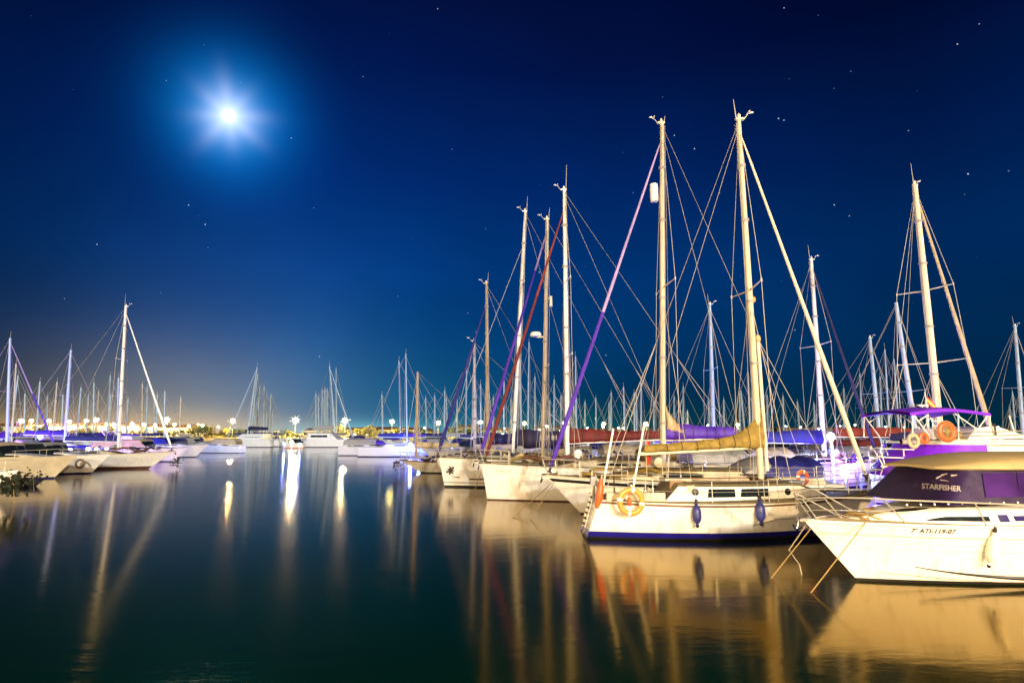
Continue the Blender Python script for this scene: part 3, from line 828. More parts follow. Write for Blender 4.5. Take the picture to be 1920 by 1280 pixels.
    xa = X(1690, 1.55, .15) - .62; xb_ = X(1742, 2.27, .15) - .42
    rows = []
    for k in range(7):
        f = k / 6; z = lerp(zb - .12, 2.27, f); x = lerp(xa, xb_, f); yy = lerp(yw, .92, f); fw = lerp(.62, .42, f)
        rows.append([(0.6, yy, z + .02), (x - 1.6, yy * 1.01, z + .01)] + rowpts(x, z, yy, fw, 25) + [(x - 1.6, -yy * 1.01, z + .01), (0.6, -yy, z + .02)])
    mb = MB(); mb.grid(rows); cov = mb.build('windscreen_cover', 'plum', t, ang=50)
    for (p0, p1) in ((1846, 1905), (1910, 2010)):
        g = []
        for f in (.22, .5, .9):
            z = lerp(zb - .12, 2.27, f); yy = lerp(yw, .92, f) + .022; g.append([(X(p0 + (1 - f) * -8, z, 1.0), yy, z), (X(p1, z, 1.0), yy, z)])
        q = MB(); q.grid(g); q.build('clear_panel', 'violet_glass', cov, smooth=False)
    for k in range(9):
        px = 1700 + k * 26; q = X(px, 1.55, 1.12); mb = MB(); mb.lathe([(.0, 0), (.022, .002), (.015, .012)], (q, yw * 1.0 + .014, 1.64), 8, ax=(0, 1, .2)); mb.build('snap', 'tape', cov)
    # lettering on the cover
    from mathutils.bvhtree import BVHTree
    cm = cov.data; bv = BVHTree.FromPolygons([v.co.copy() for v in cm.vertices], [tuple(p.vertices) for p in cm.polygons])
    x0 = X(1730, 1.95, 1.03)
    eye_l = WL(loc, rz, (0, 0, EYE))
    def onc(u, v):      # the point of the cover's outer face behind a spot of the lettering
        w = WL(loc, rz, P(1728 + u * 92, 915 - v * 92 + u * 7, 10)); d = (w - eye_l).normalized()
        for k in range(9):
            hit, nn, _, _ = bv.ray_cast(eye_l + Vector((0, 0, .004 * k)), d)
            if hit is not None: break
        return hit - d * .02
    text_on(t, 'STARFISHER', .150, onc, 'letter_white', bold=.004, space=1.0)
    # small leaping mark over the letters
    mb = MB()
    for (u0, v0, u1, v1, w_) in ((.30, .22, .42, .30, .02), (.40, .29, .52, .34, .025), (.50, .33, .60, .26, .02), (.60, .30, .72, .33, .025), (.38, .20, .55, .19, .014), (.22, .17, .32, .13, .014)):
        a, b = onc(u0, v0), onc(u1, v1); d = (b - a); nrm = Vector((0, 1, 0)); s_ = d.cross(nrm).normalized() * w_
        mb.poly([a - s_, b - s_ * .3, b + s_ * .3, a + s_])
    mb.build('emblem', 'letter_white', t, smooth=False)
    # roof
    mb = MB(); rows = []; n = 14
    xr0 = X(1716, 2.4, .2)
    for i in range(n + 1):
        k = (i / n) ** 1.4; x = lerp(xr0, .2, k); e = min(1, k * 4.5) ** .5
        zc = 2.295 - .03 * k; cr = .03 + .29 * math.sin(min(1, k * 2.6 + .05) * math.pi / 2); w = 1.08 * (.62 + .38 * e)
        rows.append([(x, w * math.cos(a), zc + cr * max(0, math.sin(a)) ** .75) for a in [math.pi * q / 12 for q in range(13)]] + [(x, -w * .96, zc - .03), (x, 0, zc), (x, w * .96, zc - .03)])
    mb.grid(rows, closed=True); mb.add(rows[0], [tuple(range(len(rows[0])))]); mb.build('canvas_roof', 'tan_top', t, ang=60)
    # bow rail
    for side in (1, -1):
        mb = MB(); pts = []
        for px, z, y in ((1505, 1.66, .10), (1535, 1.72, .40), (1620, 1.75, .86), (1700, 1.73, 1.18), (1790, 1.69, 1.28), (1880, 1.64, 1.32), (1990, 1.58, 1.34)):
            pts.append(Vector((X(px, z, y), side * y, z)))
        mb.tube([Vector((pts[0].x + .08, 0, 1.66))] + pts, .016, 7); mb.tube([p - Vector((0, 0, .24)) for p in pts[:4]], .010, 6)
        for (pt_, pb, zt_, yt) in ((1655, 1700, 1.74, 1.0), (1828, 1850, 1.67, 1.30), (1545, 1580, 1.72, .45)):
            yb = h.deckhalf(X(pb, 1.25, 1.1)) - .10; mb.tube([(X(pt_, zt_, yt), side * yt, zt_), (X(pb, 1.25, yb), side * yb, h.deckz(4) - .0)], .015, 6)
        mb.tube([(X(1505, 1.66, .1), side * .10, 1.66), (L - .25, side * .10, 1.23)], .014, 6)
        mb.build('bow_rail', 'rail', t)
    mb = MB(); mb.box((L - .08, 0, 1.24), (.42, .14, .05)); mb.tube([(L - .3, 0, 1.30), (L + .12, 0, 1.24), (L + .16, .0, 1.06)], .022, 6); mb.tube([(L + .15, -.14, 1.12), (L + .19, 0, 1.03), (L + .15, .14, 1.12)], .02, 6)
    mb.build('anchor', 'steel', t)
    mb = MB(); mb.box((L - 1.0, .0, 1.30), (.22, .10, .06)); mb.tube([(L - 1.0, -.15, 1.35), (L - 1.0, .15, 1.35)], .03, 6); mb.build('cleat', 'steel', t)
    # heap of rope and canvas on the foredeck
    mb = MB()
    for k in range(9):
        a = random.uniform(0, 6.3); mb.torus((L - 1.25 + random.uniform(-.28, .28), random.uniform(-.2, .3), 1.30 + random.uniform(0, .08)), random.uniform(.12, .2), .022, (random.uniform(-.4, .4), random.uniform(-.4, .4), 1), 16, 5)
    o = mb.build('coiled_rope', 'rope'); o.location = loc; o.rotation_euler = (0, 0, rz); tag(o, 'coils of brown rope heaped on the foredeck of the nearest motorboat', 'rope')
    # fender
    fl = LW(loc, rz, h.at(X(1890, .4, 1.4), .45, 1, .14)); ft = LW(loc, rz, h.at(X(1878, 1.1, 1.4), 1.12, 1, .05))
    fender(fl, .70, .095, 'fender_white', 'long white fender with black ends on the side of the nearest motorboat', (ft - fl), ft + Vector((0, 0, .12)))
    # mooring lines into the water
    a = LW(loc, rz, (L - .1, .1, 1.1)); rope([a, PW(1442, 1088, -.05)], 'taut yellowish mooring line from the motorboat bow to the water, left one', .011)
    a = LW(loc, rz, (L - 1.0, h.deckhalf(L - 1.0), 1.27)); rope([a, PW(1516, 1116, -.05)], 'taut yellowish mooring line from the motorboat foredeck to the water, right one', .011)
    a = LW(loc, rz, (L - .1, -.1, 1.1)); rope([a, LW(loc, rz, (L + .05, -.5, .55)), LW(loc, rz, (L - .3, -.7, .2)), LW(loc, rz, (L - .3, -.6, -.1))], 'slack rope drooping under the bow of the nearest motorboat', .012, 'rope_white')
    return h, loc, rz
def fit_side(h, loc, rz, px, z):
    a, b = .3, h.L - .3
    f = lambda x: proj(LW(loc, rz, h.at(x, z, 1)))[0]
    for _ in range(40):
        m_ = (a + b) / 2
        if (f(m_) > px) == (f(h.L * .3) > f(h.L * .7)): a = m_
        else: b = m_
    return (a + b) / 2
def fit_side2(loc, rz, px, z, y):
    x = 4.0
    for _ in range(20):
        p = proj(LW(loc, rz, (x, y, z)))[0]; q = (proj(LW(loc, rz, (x + .05, y, z)))[0] - p) / .05; x += (px - p) / q
    return x
near_motorboat()

# ------------------------------------------------------------------ R2: sailboat with the life ring, stern to the left
def ring_sailboat():
    L = 8.8; h = Hull(L, 3.0, 1.28, 1.06, 1.12, rake=1.0, srake=.75, tw=.60, kw=.74, flare=.65, draft=.4, pos=.45, fine=2.0)
    loc, rz = place_right(1646, 18.6, L, R(1.5), 1.3)
    occupy(loc, rz, L, 3.0, 'ring sailboat', True)
    t = empty('sailboat', loc, rz, 'white sailboat with blue waterline band, tan sail cover and amber life ring at its stern', 'sailboat')
    sd = -1    # the side towards the camera
    h.sr = -.35   # reverse transom, its foot reaching aft
    h.build(t, [(.06, 'black'), (.21, 'boot_blue'), (None, 'white')], deckmat='deck', rail='deck', ns=44, railr=.022)
    h.stripe(t, lambda u: h.sheer(u) - .115, lambda u: h.sheer(u) - .055, 'stripe', 0, .99)
    c = cabin(t, h, 1.9, 6.9, 1.02, .55, .52, 'white', slope_f=1.0, slope_b=.12, win=None, side_in=.9)
    def X(px, z, y=-.95): return fit_side2(loc, rz, px, z, y)
    # two long cabin windows with pale frames and a porthole
    def panel(px0, px1, f0, f1, m, off=.012, par=c, slant=0.0, name='window'):
        for s_ in (1, -1):
            mb = MB(); a, b = X(px0, 1.4), X(px1, 1.4); g = []
            for i in range(5):
                k = i / 4; x = lerp(a, b, k); tt = (x - 1.9) / 5.0; w = lerp(1.02, .55, tt ** 1.4); hh = .52 * lerp(1, .82, tt); zb = h.deckz(x) - .02
                def q(f, dx=0): return Vector((x + dx, s_ * (lerp(w, w * .9, f / .86) + off), zb + hh * f))
                g.append([q(f0, -slant if i in (0,) else 0), q(f1)])
            mb.grid(g if s_ == -1 else [list(reversed(r)) for r in g]); mb.build(name, m, par, smooth=False)
    for (a, b) in ((1330, 1380), (1394, 1448)):
        panel(a - 2, b + 3, .20, .80, 'tape', .006, name='window_frame'); panel(a, b + 1, .26, .74, 'glass', .012, slant=.05)
    for s_ in (1, -1):
        x = X(1484, 1.4); tt = (x - 1.9) / 5.0; w = lerp(1.02, .55, tt ** 1.4) * .955
        mb = MB(); mb.lathe([(.13, 0), (.13, .02), (.10, .03)], (x, s_ * w, h.deckz(x) + .2), 16, ax=(0, s_, .1)); mb.build('porthole', 'tape', c)
        mb = MB(); mb.lathe([(.095, 0), (.095, .036)], (x, s_ * w, h.deckz(x) + .2), 16, ax=(0, s_, .1)); mb.build('porthole', 'glass', c)
    # grab rail on the coachroof, hatches, winches
    for s_ in (1, -1):
        mb = MB(); mb.tube([(x_, s_ * .72 * lerp(1, .7, (x_ - 2.5) / 3.5), h.deckz(x_) + .54) for x_ in (2.6, 3.5, 4.4, 5.4)], .02, 5); mb.build('grab_rail', 'teak', t)
    mb = MB(); mb.box((6.15, 0, h.deckz(6.15) + .42), (.5, .5, .07)); mb.build('hatch', 'grey_canvas', t)
    mb = MB(); mb.box((2.5, 0, h.deckz(2.5) + .56), (.8, .7, .06)); mb.build('companion_hatch', 'cream', t)
    # cockpit: coamings, brown boards on the bulkhead, winch, tiller gear
    for s_ in (1, -1):
        mb = MB(); mb.box((1.05, s_ * .92, h.deckz(1) + .10), (1.7, .16, .24)); mb.build('coaming', 'cream', t)
        mb = MB(); mb.lathe([(.07, 0), (.05, .05), (.055, .12), (.07, .14)], (1.35, s_ * .92, h.deckz(1) + .22), 12); mb.build('winch', 'steel', t)
    mb = MB(); mb.box((X(1267, 1.5, -.5), -.55, h.deckz(2) + .32), (.40, .05, .5)); mb.build('washboard', 'teak', t)
    mb = MB(); mb.box((X(1292, 1.5, -.8), -.86, h.deckz(2) + .26), (.22, .12, .36)); mb.build('instrument_box', 'cream', t)
    mb = MB(); mb.lathe([(.10, 0), (.10, .03), (.07, .035)], (X(1302, 1.5, -.9), -.94, h.deckz(2) + .26), 14, ax=(0, -1, 0)); mb.build('vent', 'black', t)
    mb = MB(); mb.box((1.0, 0, h.deckz(1) + .02), (1.5, 1.1, .06)); mb.build('cockpit_sole', 'teak', t)
    pulpit(t, h, .62, 1.3, .016); rigid_rail(t, h, .6, 1.5, 8.0, 4, .012)
    pushpit(t, h, .68, 1.3, .017, 'rail')
    # stern: boarding ladder with dark treads on the sloping transom
    mb = MB(); tr = [h.pt(0, z, 0) for z in (.25, 1.1)]
    for y in (-.2, .2): mb.tube([(tr[0].x - .06, y, .22), (tr[1].x - .06, y, 1.12), (tr[1].x + .05, y, 1.55)], .015, 6)
    lad = mb.build('ladder', 'rail', t)
    for k in range(6):
        f = k / 5; x = lerp(tr[0].x, tr[1].x, f) - .07; mb = MB(); mb.box((x, 0, lerp(.32, 1.08, f)), (.07, .40, .035)); mb.build('tread', 'black', lad)
    for y in (-.62, .0):
        pass
    # outboard bracket with the small outboard motor on the pushpit
    mb = MB(); mb.box((-.10, -.60, 1.62), (.22, .18, .26), taper=.8); mb.tube([(-.10, -.60, 1.5), (-.12, -.60, 1.0)], .04, 6); mb.build('outboard_motor', 'grey_canvas', t)
    # cloth roll, orange
    mb = MB(); mb.tube([(.06, -.98, 1.70), (.02, -1.0, 1.45), (-.02, -1.0, 1.15), (-.10, -.98, .88)], [.05, .10, .11, .05], 9); o = mb.build('horseshoe_buoy', 'orange'); o.location = loc; o.rotation_euler = (0, 0, rz); tag(o, 'orange horseshoe buoy seen edge on above the ladder of the tan-cover sailboat', 'life buoy')
    # tall pale poles with instruments at the stern
    for (p0, p1, lab) in (((1183, 898), (1208, 795), 'antenna_pole'), ((1126, 898), (1150, 803), 'antenna_pole')):
        b_ = WL(loc, rz, P(p0[0], p0[1], 18.0)); e_ = WL(loc, rz, P(p1[0], p1[1], 18.0)); b_.z = 1.1
        mb = MB(); mb.tube([b_, e_], .032, 8); mb.build(lab, 'tape', t)
    b_ = WL(loc, rz, P(1151, 895, 18.2)); mb = MB(); mb.tube([Vector((b_.x, b_.y, 1.1)), Vector((b_.x, b_.y, 1.95))], .02, 6); mb.build('flag_pole', 'weed_brown', t)
    mx, b, tp, at = rig(t, loc, rz, h, 1427, (1385, 225), 1.62, r=.115, spread=(.50,), sw=1.15, wr=.0095, genoa=['mast_cream'], gr=.075, boom=3.75, cover='tan', coverh=(.36, .20), collar=.70, cw=.20, ant=.75, boomz=2.58, boomrise=-.26, gtop=.965, gbot=Vector((L - .28, 0, 1.52)), halyards=5)
    # crumpled pale sail end showing at the mast and the spinnaker pole along it
    p0, p1 = at(.02), at(.36); mb = MB(); mb.tube([p0 + Vector((.2, -.02, 0)), p1 + Vector((.17, -.02, 0))], .055, 8); mb.build('spinnaker_pole', 'mast_cream', t)
    mb = MB(); mb.blob(tuple(p1 + Vector((.17, -.02, .08))), (.09, .09, .14)); mb.build('pole_end', 'wood', t)
    mb = MB(); mb.blob(tuple(at(.475) + Vector((.12, 0, 0))), (.07, .07, .11)); mb.build('mast_light', 'amber', t)
    # fenders, ring
    for px, z0, rr, ll, n_ in ((1306, .45, .125, .62, 'left'), (1424, .50, .135, .66, 'right')):
        x = X(px, .8, -1.45); q = LW(loc, rz, h.at(x, z0 + .3, sd, .0)); q.y -= .12; q.z = z0
        fender(q, ll, rr, 'fender_blue', ('blue fender hanging on the white hull between life ring and cabin windows' if n_ == 'left' else 'dark blue fender hanging below the forward cabin window of the tan-cover sailboat'), (.0, .03, 1), q + Vector((0, .12, ll + .5)))
    rp = P(1183, 940, LW(loc, rz, (1.0, -1.42, 1)).y - .02); life_ring(rp, .32, .075, (0.12, -1, 0), 'amber', 'round amber life ring with pale bands on the stern rail of the tan-cover sailboat')
    mb = MB(); mb.blob((0, 0, 0), (.07, .06, .13)); mb.tube([(0, 0, .1), (0, 0, .3)], .015, 5); o = mb.build('rescue_light', 'orange', loc=P(1180, 940, rp.y + .12)); tag(o, 'small orange rescue light inside the amber life ring', 'rescue light')
    # red flag furled on its staff beside the boom end
    fb = P(1213, 893, 18.9); mb = MB(); mb.tube([fb, fb + Vector((0, 0, 1.15))], .012, 5); f_ = empty('flag', fb, 0, 'limp red ensign hanging from a staff by the outer boom end', 'flag')
    mb2 = MB(); mb2.tube([(0, 0, 0), (0, 0, 1.15)], .014, 5); mb2.build('staff', 'wood', f_)
    mb2 = MB(); rows = []
    for i in range(9):
        k = i / 8; rows.append([(.02 + j * .04 * (1 - k * .6) + .03 * math.sin(k * 5 + j), .03 * math.sin(j * 2.0 + k * 3), 1.1 - k * .75) for j in range(5)])
    mb2.grid(rows); mb2.build('cloth', 'red', f_)
    # name on the bow
    x0 = X(1588, 1.1, -.5)
    text_on(t, 'TRINI', .13, lambda u, v: h.at(x0 + u, 1.02 + v, sd, .008), 'letter_grey')
    # second life ring and horseshoe near mast, forward
    life_ring(P(1505, 895, 19.0), .18, .06, (.3, -1, 0), 'orange', 'small orange life ring lashed forward of the cabin beside the porthole')
    # lines
    rope([LW(loc, rz, (-.2, -.3, .4)), PW(1085, 1010, -.05)], 'thin mooring line from the ladder end of the tan-cover sailboat to the water', .008)
    mb = MB(); a = LW(loc, rz, h.at(5.1, .62, sd, .02)); b2 = LW(loc, rz, h.at(6.9, .70, sd, .02)); pts = [h.at(lerp(4.3, 7.6, i / 12), .42 + .10 * math.sin(i * .5) + .02 * i, sd, .014) for i in range(13)]
    mb.tube(pts, .008, 4); o = mb.build('hull_rope', 'weed_brown'); o.location = loc; o.rotation_euler = (0, 0, rz); tag(o, 'thin dark rope trailing along the white side between fender and bow', 'rope')
ring_sailboat()

# ------------------------------------------------------------------ the rest of the right row, bows to the left
def moored(name, label, bow_px, Dm, L, B, fb, fm, fs, rake, mast_px, mast_top, bands, yaw=2.0, cab=(.28, .70, .42), wins=((.35, .72, .35, .72),), stripe=None, tall=None, kw=.76, hull_kw=None, dk='deck', railm='cream', dodg=None, near=True, **rg):
    h = Hull(L, B, fb, fm, fs, rake=rake, srake=rg.pop('srake', -.2), tw=.72, kw=kw, flare=.7, draft=.4, **(hull_kw or {}))
    loc, rz = place_left(bow_px, Dm, L, R(yaw), fb) if rg.pop('dir', 'L') == 'L' else place_right(bow_px, Dm, L, R(yaw), fb)
    occupy(loc, rz, L, B, label, True)
    t = empty(name, loc, rz, label, 'sailboat', rg.pop('group', None))
    h.build(t, bands, deckmat=dk, rail=railm, ns=34 if near else 20)
    if stripe: h.stripe(t, lambda u: h.sheer(u) - stripe[1], lambda u: h.sheer(u) - stripe[0], stripe[2], 0, .995)
    if cab: cabin(t, h, L * cab[0], L * cab[1], B * .34, B * .16, cab[2], rg.pop('cabm', 'cream'), slope_f=L * .14, slope_b=.15, win=wins, top=rg.pop('cabtop', 'deck'))
    if near:
        pulpit(t, h, .62, 1.25, .017); pushpit(t, h, .65, 1.1); rigid_rail(t, h, .6, 1.2, L - 1.3, 6, .012)
        mb = MB(); mb.box((L * .76, 0, h.deckz(L * .76) + .10), (.55, .5, .08)); mb.build('hatch', 'grey_canvas', t)
        # deck clutter: life raft canister, vents, rolled awning, lines, cockpit cover
        x = L * random.uniform(.60, .66); q = MB(); q.lathe([(.05, -.42), (.20, -.38), (.21, 0), (.20, .38), (.05, .42)], (x, 0, h.deckz(x) + (cab[2] if cab else .1) + .16), 12, ax=(0, 1, 0)); q.build('raft_canister', random.choice(('cream', 'white', 'grey_canvas')), t)
        for s_ in (1, -1):
            x = L * .50; q = MB(); q.tube([(x, s_ * B * .18, h.deckz(x) + .35), (x, s_ * B * .18, h.deckz(x) + .62), (x + .14, s_ * B * .18, h.deckz(x) + .70)], [.05, .05, .08], 8); q.build('cowl_vent', 'steel', t)
            x0_, x1_ = L * random.uniform(.62, .68), L * random.uniform(.82, .90); q = MB(); q.tube([(lerp(x0_, x1_, k / 6), s_ * (h.deckhalf(lerp(x0_, x1_, k / 6)) - .12), h.deckz(lerp(x0_, x1_, k / 6)) + random.uniform(.10, .5)) for k in range(7)], random.uniform(.05, .10), 7); q.build('rolled_awning', random.choice(('tan', 'weed_brown', 'canvas_cream', 'boot_brown', 'navy')), t)
        q = MB(); rows_ = []
        for k in range(9):
            x = lerp(L * .06, L * .26, k / 8); rows_.append([(x, B * .33 * c_, h.deckz(x) + .25 + .75 * max(0, s2_) ** .6 * (.9 + .1 * math.sin(k * 2.1))) for c_, s2_ in [(math.cos(math.pi * j / 8), math.sin(math.pi * j / 8)) for j in range(9)]])
        q.grid(rows_); q.build('cockpit_cover', random.choice(('grey_canvas', 'blue', 'canvas_cream', 'tan')), t)
        for k in range(5):
            q = MB(); x = random.uniform(L * .4, L * .9); y = random.uniform(-.5, .5) * h.deckhalf(x); q.torus((x, y, h.deckz(x) + .1 + (.35 if x < L * .7 else 0)), random.uniform(.1, .2), .035, (random.uniform(-.5, .5), random.uniform(-.5, .5), 1), 12, 5); q.build('rope_coil', random.choice(('rope', 'weed_brown', 'rope_white', 'blue')), t)
        for k in range(3):
            mb = MB(); x = random.uniform(L * .3, L * .8); y = random.choice((-1, 1)) * h.deckhalf(x) * .55; z = h.deckz(x) + .06
            mb.torus((x, y, z + .25 * (x < L * .65)), .16, .03, (0, 0, 1), 14, 5); mb.build('rope_coil', random.choice(('rope', 'weed_brown', 'rope_white')), t)
        for s_ in (1, -1):
            mb = MB(); x = L * .22; mb.lathe([(.08, 0), (.06, .05), (.06, .13), (.08, .15)], (x, s_ * h.deckhalf(x) * .7, h.deckz(x) + .12), 10); mb.build('winch', 'steel', t)
            mb = MB(); mb.box((L * .16, s_ * h.deckhalf(L * .16) * .7, h.deckz(L * .16) + .10), (L * .2, .16, .22)); mb.build('coaming', 'cream', t)
        mb = MB(); mb.tube([(L - .5, 0, fb + .06), (L + .12, 0, fb + .03), (L + .14, 0, fb - .22)], .035, 6); mb.tube([(L + .12, -.18, fb - .12), (L + .16, 0, fb - .26), (L + .12, .18, fb - .12)], .03, 6); mb.build('anchor', 'steel', t)
    if dodg: dodger(t, h, L * dodg[0], L * dodg[1], B * .32, dodg[2], dodg[3], cab[2] * .7)
    r_ = rig(t, loc, rz, h, mast_px, mast_top, h.deckz(L * .55) + (cab[2] * .9 if cab else 0), **rg)
    return t, h, loc, rz, r_

# R3: dark sheer stripe, bow just left of the stern ladder
t, h, loc, rz, r3 = moored('sailboat', 'white sloop with black sheer stripe and lavender furled genoa, bow behind the ladder stern', 1022, 22.9, 10.9, 3.5, 1.42, 1.22, 1.15, 1.35, 1243, (1241, 232),
    [(.05, 'boot_brown'), (.10, 'white'), (None, 'white')], yaw=2, stripe=(.10, .22, 'black'), cab=(.30, .80, .50), wins=((.34, .62, .34, .74), (.68, .80, .4, .66)), r=.125, spread=(.5,), sw=1.3, wr=.010,
    genoa=['lavender', 'violet'], gr=.085, gsplit=.52, boom=3.1, cover='violet', coverh=(.62, .36), cw=.17, boomz=2.75, ant=.35, gtop=.955, halyards=6, dodg=(.24, .33, .6, 'grey_canvas'))
mx, b, tp, at = r3
mb = MB(); mb.lathe([(.03, 0), (.16, .03), (.17, .25), (.17, .55), (.16, .77), (.03, .8)], tuple(at(.755) + Vector((.32, 0, 0))), 12); mb.build('radar_reflector', 'white', t)
sail_cover(t, at(.115) + Vector((-.12, 0, -.1)), at(.115) + Vector((-.75, 0, -.35)), .85, .25, 'canvas_cream', .24, lump=.3, name='loose_sail')
# R4
t, h, loc, rz, r4 = moored('sailboat', 'white plumb-bowed sloop with maroon sail cover and red furled genoa', 903, 27.6, 12.8, 3.6, 1.62, 1.45, 1.38, .28, 1064, (1058, 357),
    [(.05, 'boot_brown'), (.10, 'white'), (None, 'white')], yaw=2, cab=(.28, .74, .42), wins=((.35, .68, .3, .62),), r=.135, spread=(.36, .64), sw=1.2, wr=.011, m='mast_white',
    genoa=['brick', 'maroon'], gr=.085, gsplit=.35, boom=4.9, cover='maroon', coverh=(.62, .30), cw=.18, boomz=2.55, boomrise=.12, ant=1.35, gtop=.93, halyards=5, bm='mast_white')
text_on(t, 'PUELLAS', .18, lambda u, v, h=h, x0=fit_side(h, loc, rz, 930, 1.3): h.at(x0 - u, 1.24 + v, 1, .01), 'letter_pale')
# R5
t, h, loc, rz, r5 = moored('sailboat', 'cream-masted sloop with a radome and violet furled genoa, wedged behind the plumb bow', 893, 30.95, 11.5, 3.1, 1.55, 1.4, 1.3, .75, 1018, (1026, 412),
    [(.06, 'black'), (.13, 'white'), (.19, 'black'), (None, 'white')], yaw=2, r=.12, spread=(.36, .64), sw=1.15, wr=.012, genoa=['lavender', 'violet'], gr=.095, gsplit=.15, boom=None, ant=.7, gtop=.95, halyards=4)
mx, b, tp, at = r5
mb = MB(); q = at(.49); mb.lathe([(.05, 0), (.30, .02), (.32, .12), (.26, .24), (.1, .28)], tuple(q + Vector((.5, 0, 0))), 14); mb.tube([q, q + Vector((.45, 0, .0))], .05, 6); mb.build('radome', 'white', t)
mb = MB(); q = at(.62); mb.lathe([(.09, 0), (.09, .55)], tuple(q + Vector((-.28, 0, 0))), 10); mb.build('mast_light', 'mast_cream', t)
# R6 with the dark star shaped emblem
t, h, loc, rz, r6 = moored('sailboat', 'white square-bowed sloop with brown flower emblem and navy numbered sail cover', 823, 34.15, 12.6, 3.3, 1.62, 1.5, 1.42, .35, 962, (985, 397),
    [(.10, 'black'), (.22, 'white'), (.29, 'grey_canvas'), (None, 'white')], yaw=2, r=.135, spread=(.42, .68), sw=1.2, wr=.012, m='mast_white', boom=4.4, cover='navy', coverh=(1.0, .72), cw=.22, boomz=2.2, boomrise=.1, ant=1.0, gtop=.86, halyards=4)
x0 = fit_side(h, loc, rz, 845, 1.0)
mb = MB(); c0 = (x0, .92)
for k in range(7):
    a = 2 * math.pi * k / 7 + .3; a2 = a + .5; l_ = random.uniform(.20, .30)
    pts = [(c0[0] + .10 * math.cos(a - .35), c0[1] + .10 * math.sin(a - .35)), (c0[0] + l_ * math.cos(a), c0[1] + l_ * math.sin(a)), (c0[0] + l_ * .9 * math.cos(a2), c0[1] + l_ * .75 * math.sin(a2)), (c0[0] + .10 * math.cos(a + .35), c0[1] + .10 * math.sin(a + .35))]
    mb.poly([h.at(p[0], p[1], 1, .012) for p in pts])
mb.poly([h.at(c0[0] + .13 * math.cos(a), c0[1] + .16 * math.sin(a), 1, .014) for a in [2 * math.pi * k / 10 for k in range(10)]])
mb.build('emblem', 'letter_dark', t, smooth=False)
mb = MB(); xx = fit_side(h, loc, rz, 880, .5)
mb.poly([h.at(xx, .42, 1, .012), h.at(xx - .9, .42, 1, .012), h.at(xx - .9, .50, 1, .012), h.at(xx, .50, 1, .012)]); mb.poly([h.at(xx + 1.1, .62, 1, .012), h.at(xx + .6, .50, 1, .012), h.at(xx + .5, .56, 1, .012)]); mb.build('hull_mark', 'letter_dark', t, smooth=False)
# sail number on the navy cover
mx, b, tp, at = r6
ax_ = at(0).x
def onnv(u, v): return Vector((fit_n - u, .27, 2.62 + v))
fit_n = fit_side2(loc, rz, 1012, 2.6, .27)
text_on(t, 'ESP 81', .38, onnv, 'letter_white', bold=.005)
# R6b: cream mast, blue genoa
moored('sailboat', 'sloop with deep blue furled genoa and wooden-topped mast, behind the flower emblem boat', 815, 38.4, 10.5, 3.3, 1.4, 1.25, 1.2, .9, 914, (912, 532),
    [(.08, 'black'), (None, 'white')], yaw=2, r=.13, m='wood', spread=(.5,), sw=1.1, wr=.012, genoa=['blue'], gr=.12, boom=3.6, cover='blue', coverh=(.7, .4), cw=.2, boomz=2.3, ant=.8, gtop=.88, halyards=3, dodg=(.2, .32, .7, 'blue'))
# R6c
moored('sailboat', 'white yacht with a grey sprayhood and bare cream mast, third beyond the flower emblem boat', 835, 42.3, 11.0, 3.4, 1.4, 1.25, 1.2, .9, 890, (889, 640),
    [(.08, 'boot_navy'), (None, 'white')], yaw=2, r=.12, m='mast_white', spread=(.5,), sw=1.1, wr=.012, boom=3.6, cover='navy', coverh=(.5, .3), boomz=2.2, ant=.8, halyards=1, dodg=(.2, .34, .8, 'canvas_cream'))
# R7: small classic boat with varnished mast
moored('sailboat', 'small classic sailboat with varnished wooden mast and red-brown deck, last bow before open water', 752, 45.9, 9.0, 2.7, .95, .80, .85, 1.5, 780, (783, 697),
    [(.08, 'black'), (None, 'cream')], yaw=2, cab=(.3, .62, .38), dk='teak', railm='brick', cabm='cream', cabtop='teak', r=.12, m='wood', spread=(.62,), sw=.6, wr=.012, boom=3.4, cover='canvas_cream', coverh=(.4, .25), boomz=1.9, ant=0, mh=False, halyards=2, hull_kw=dict(fine=1.7), srake=.7)

# mooring lines of the right row
rope([PZ(1040, 1.2, 22.9), PW(992, 978, -.05)], 'ochre mooring line from the black-striped sloop down to the water', .013)
rope([PZ(1058, 1.3, 27.0), PW(957, 975, -.05)], 'long ochre mooring line crossing in front of the plumb-bowed sloop', .013)
rope([PZ(905, 1.2, 31.2), PW(882, 941, -.05)], 'ochre mooring line under the wedged violet-genoa sloop', .013)
rope([PZ(822, 1.4, 34.0), PW(795, 905, -.05)], 'ochre mooring line below the flower emblem bow', .013)
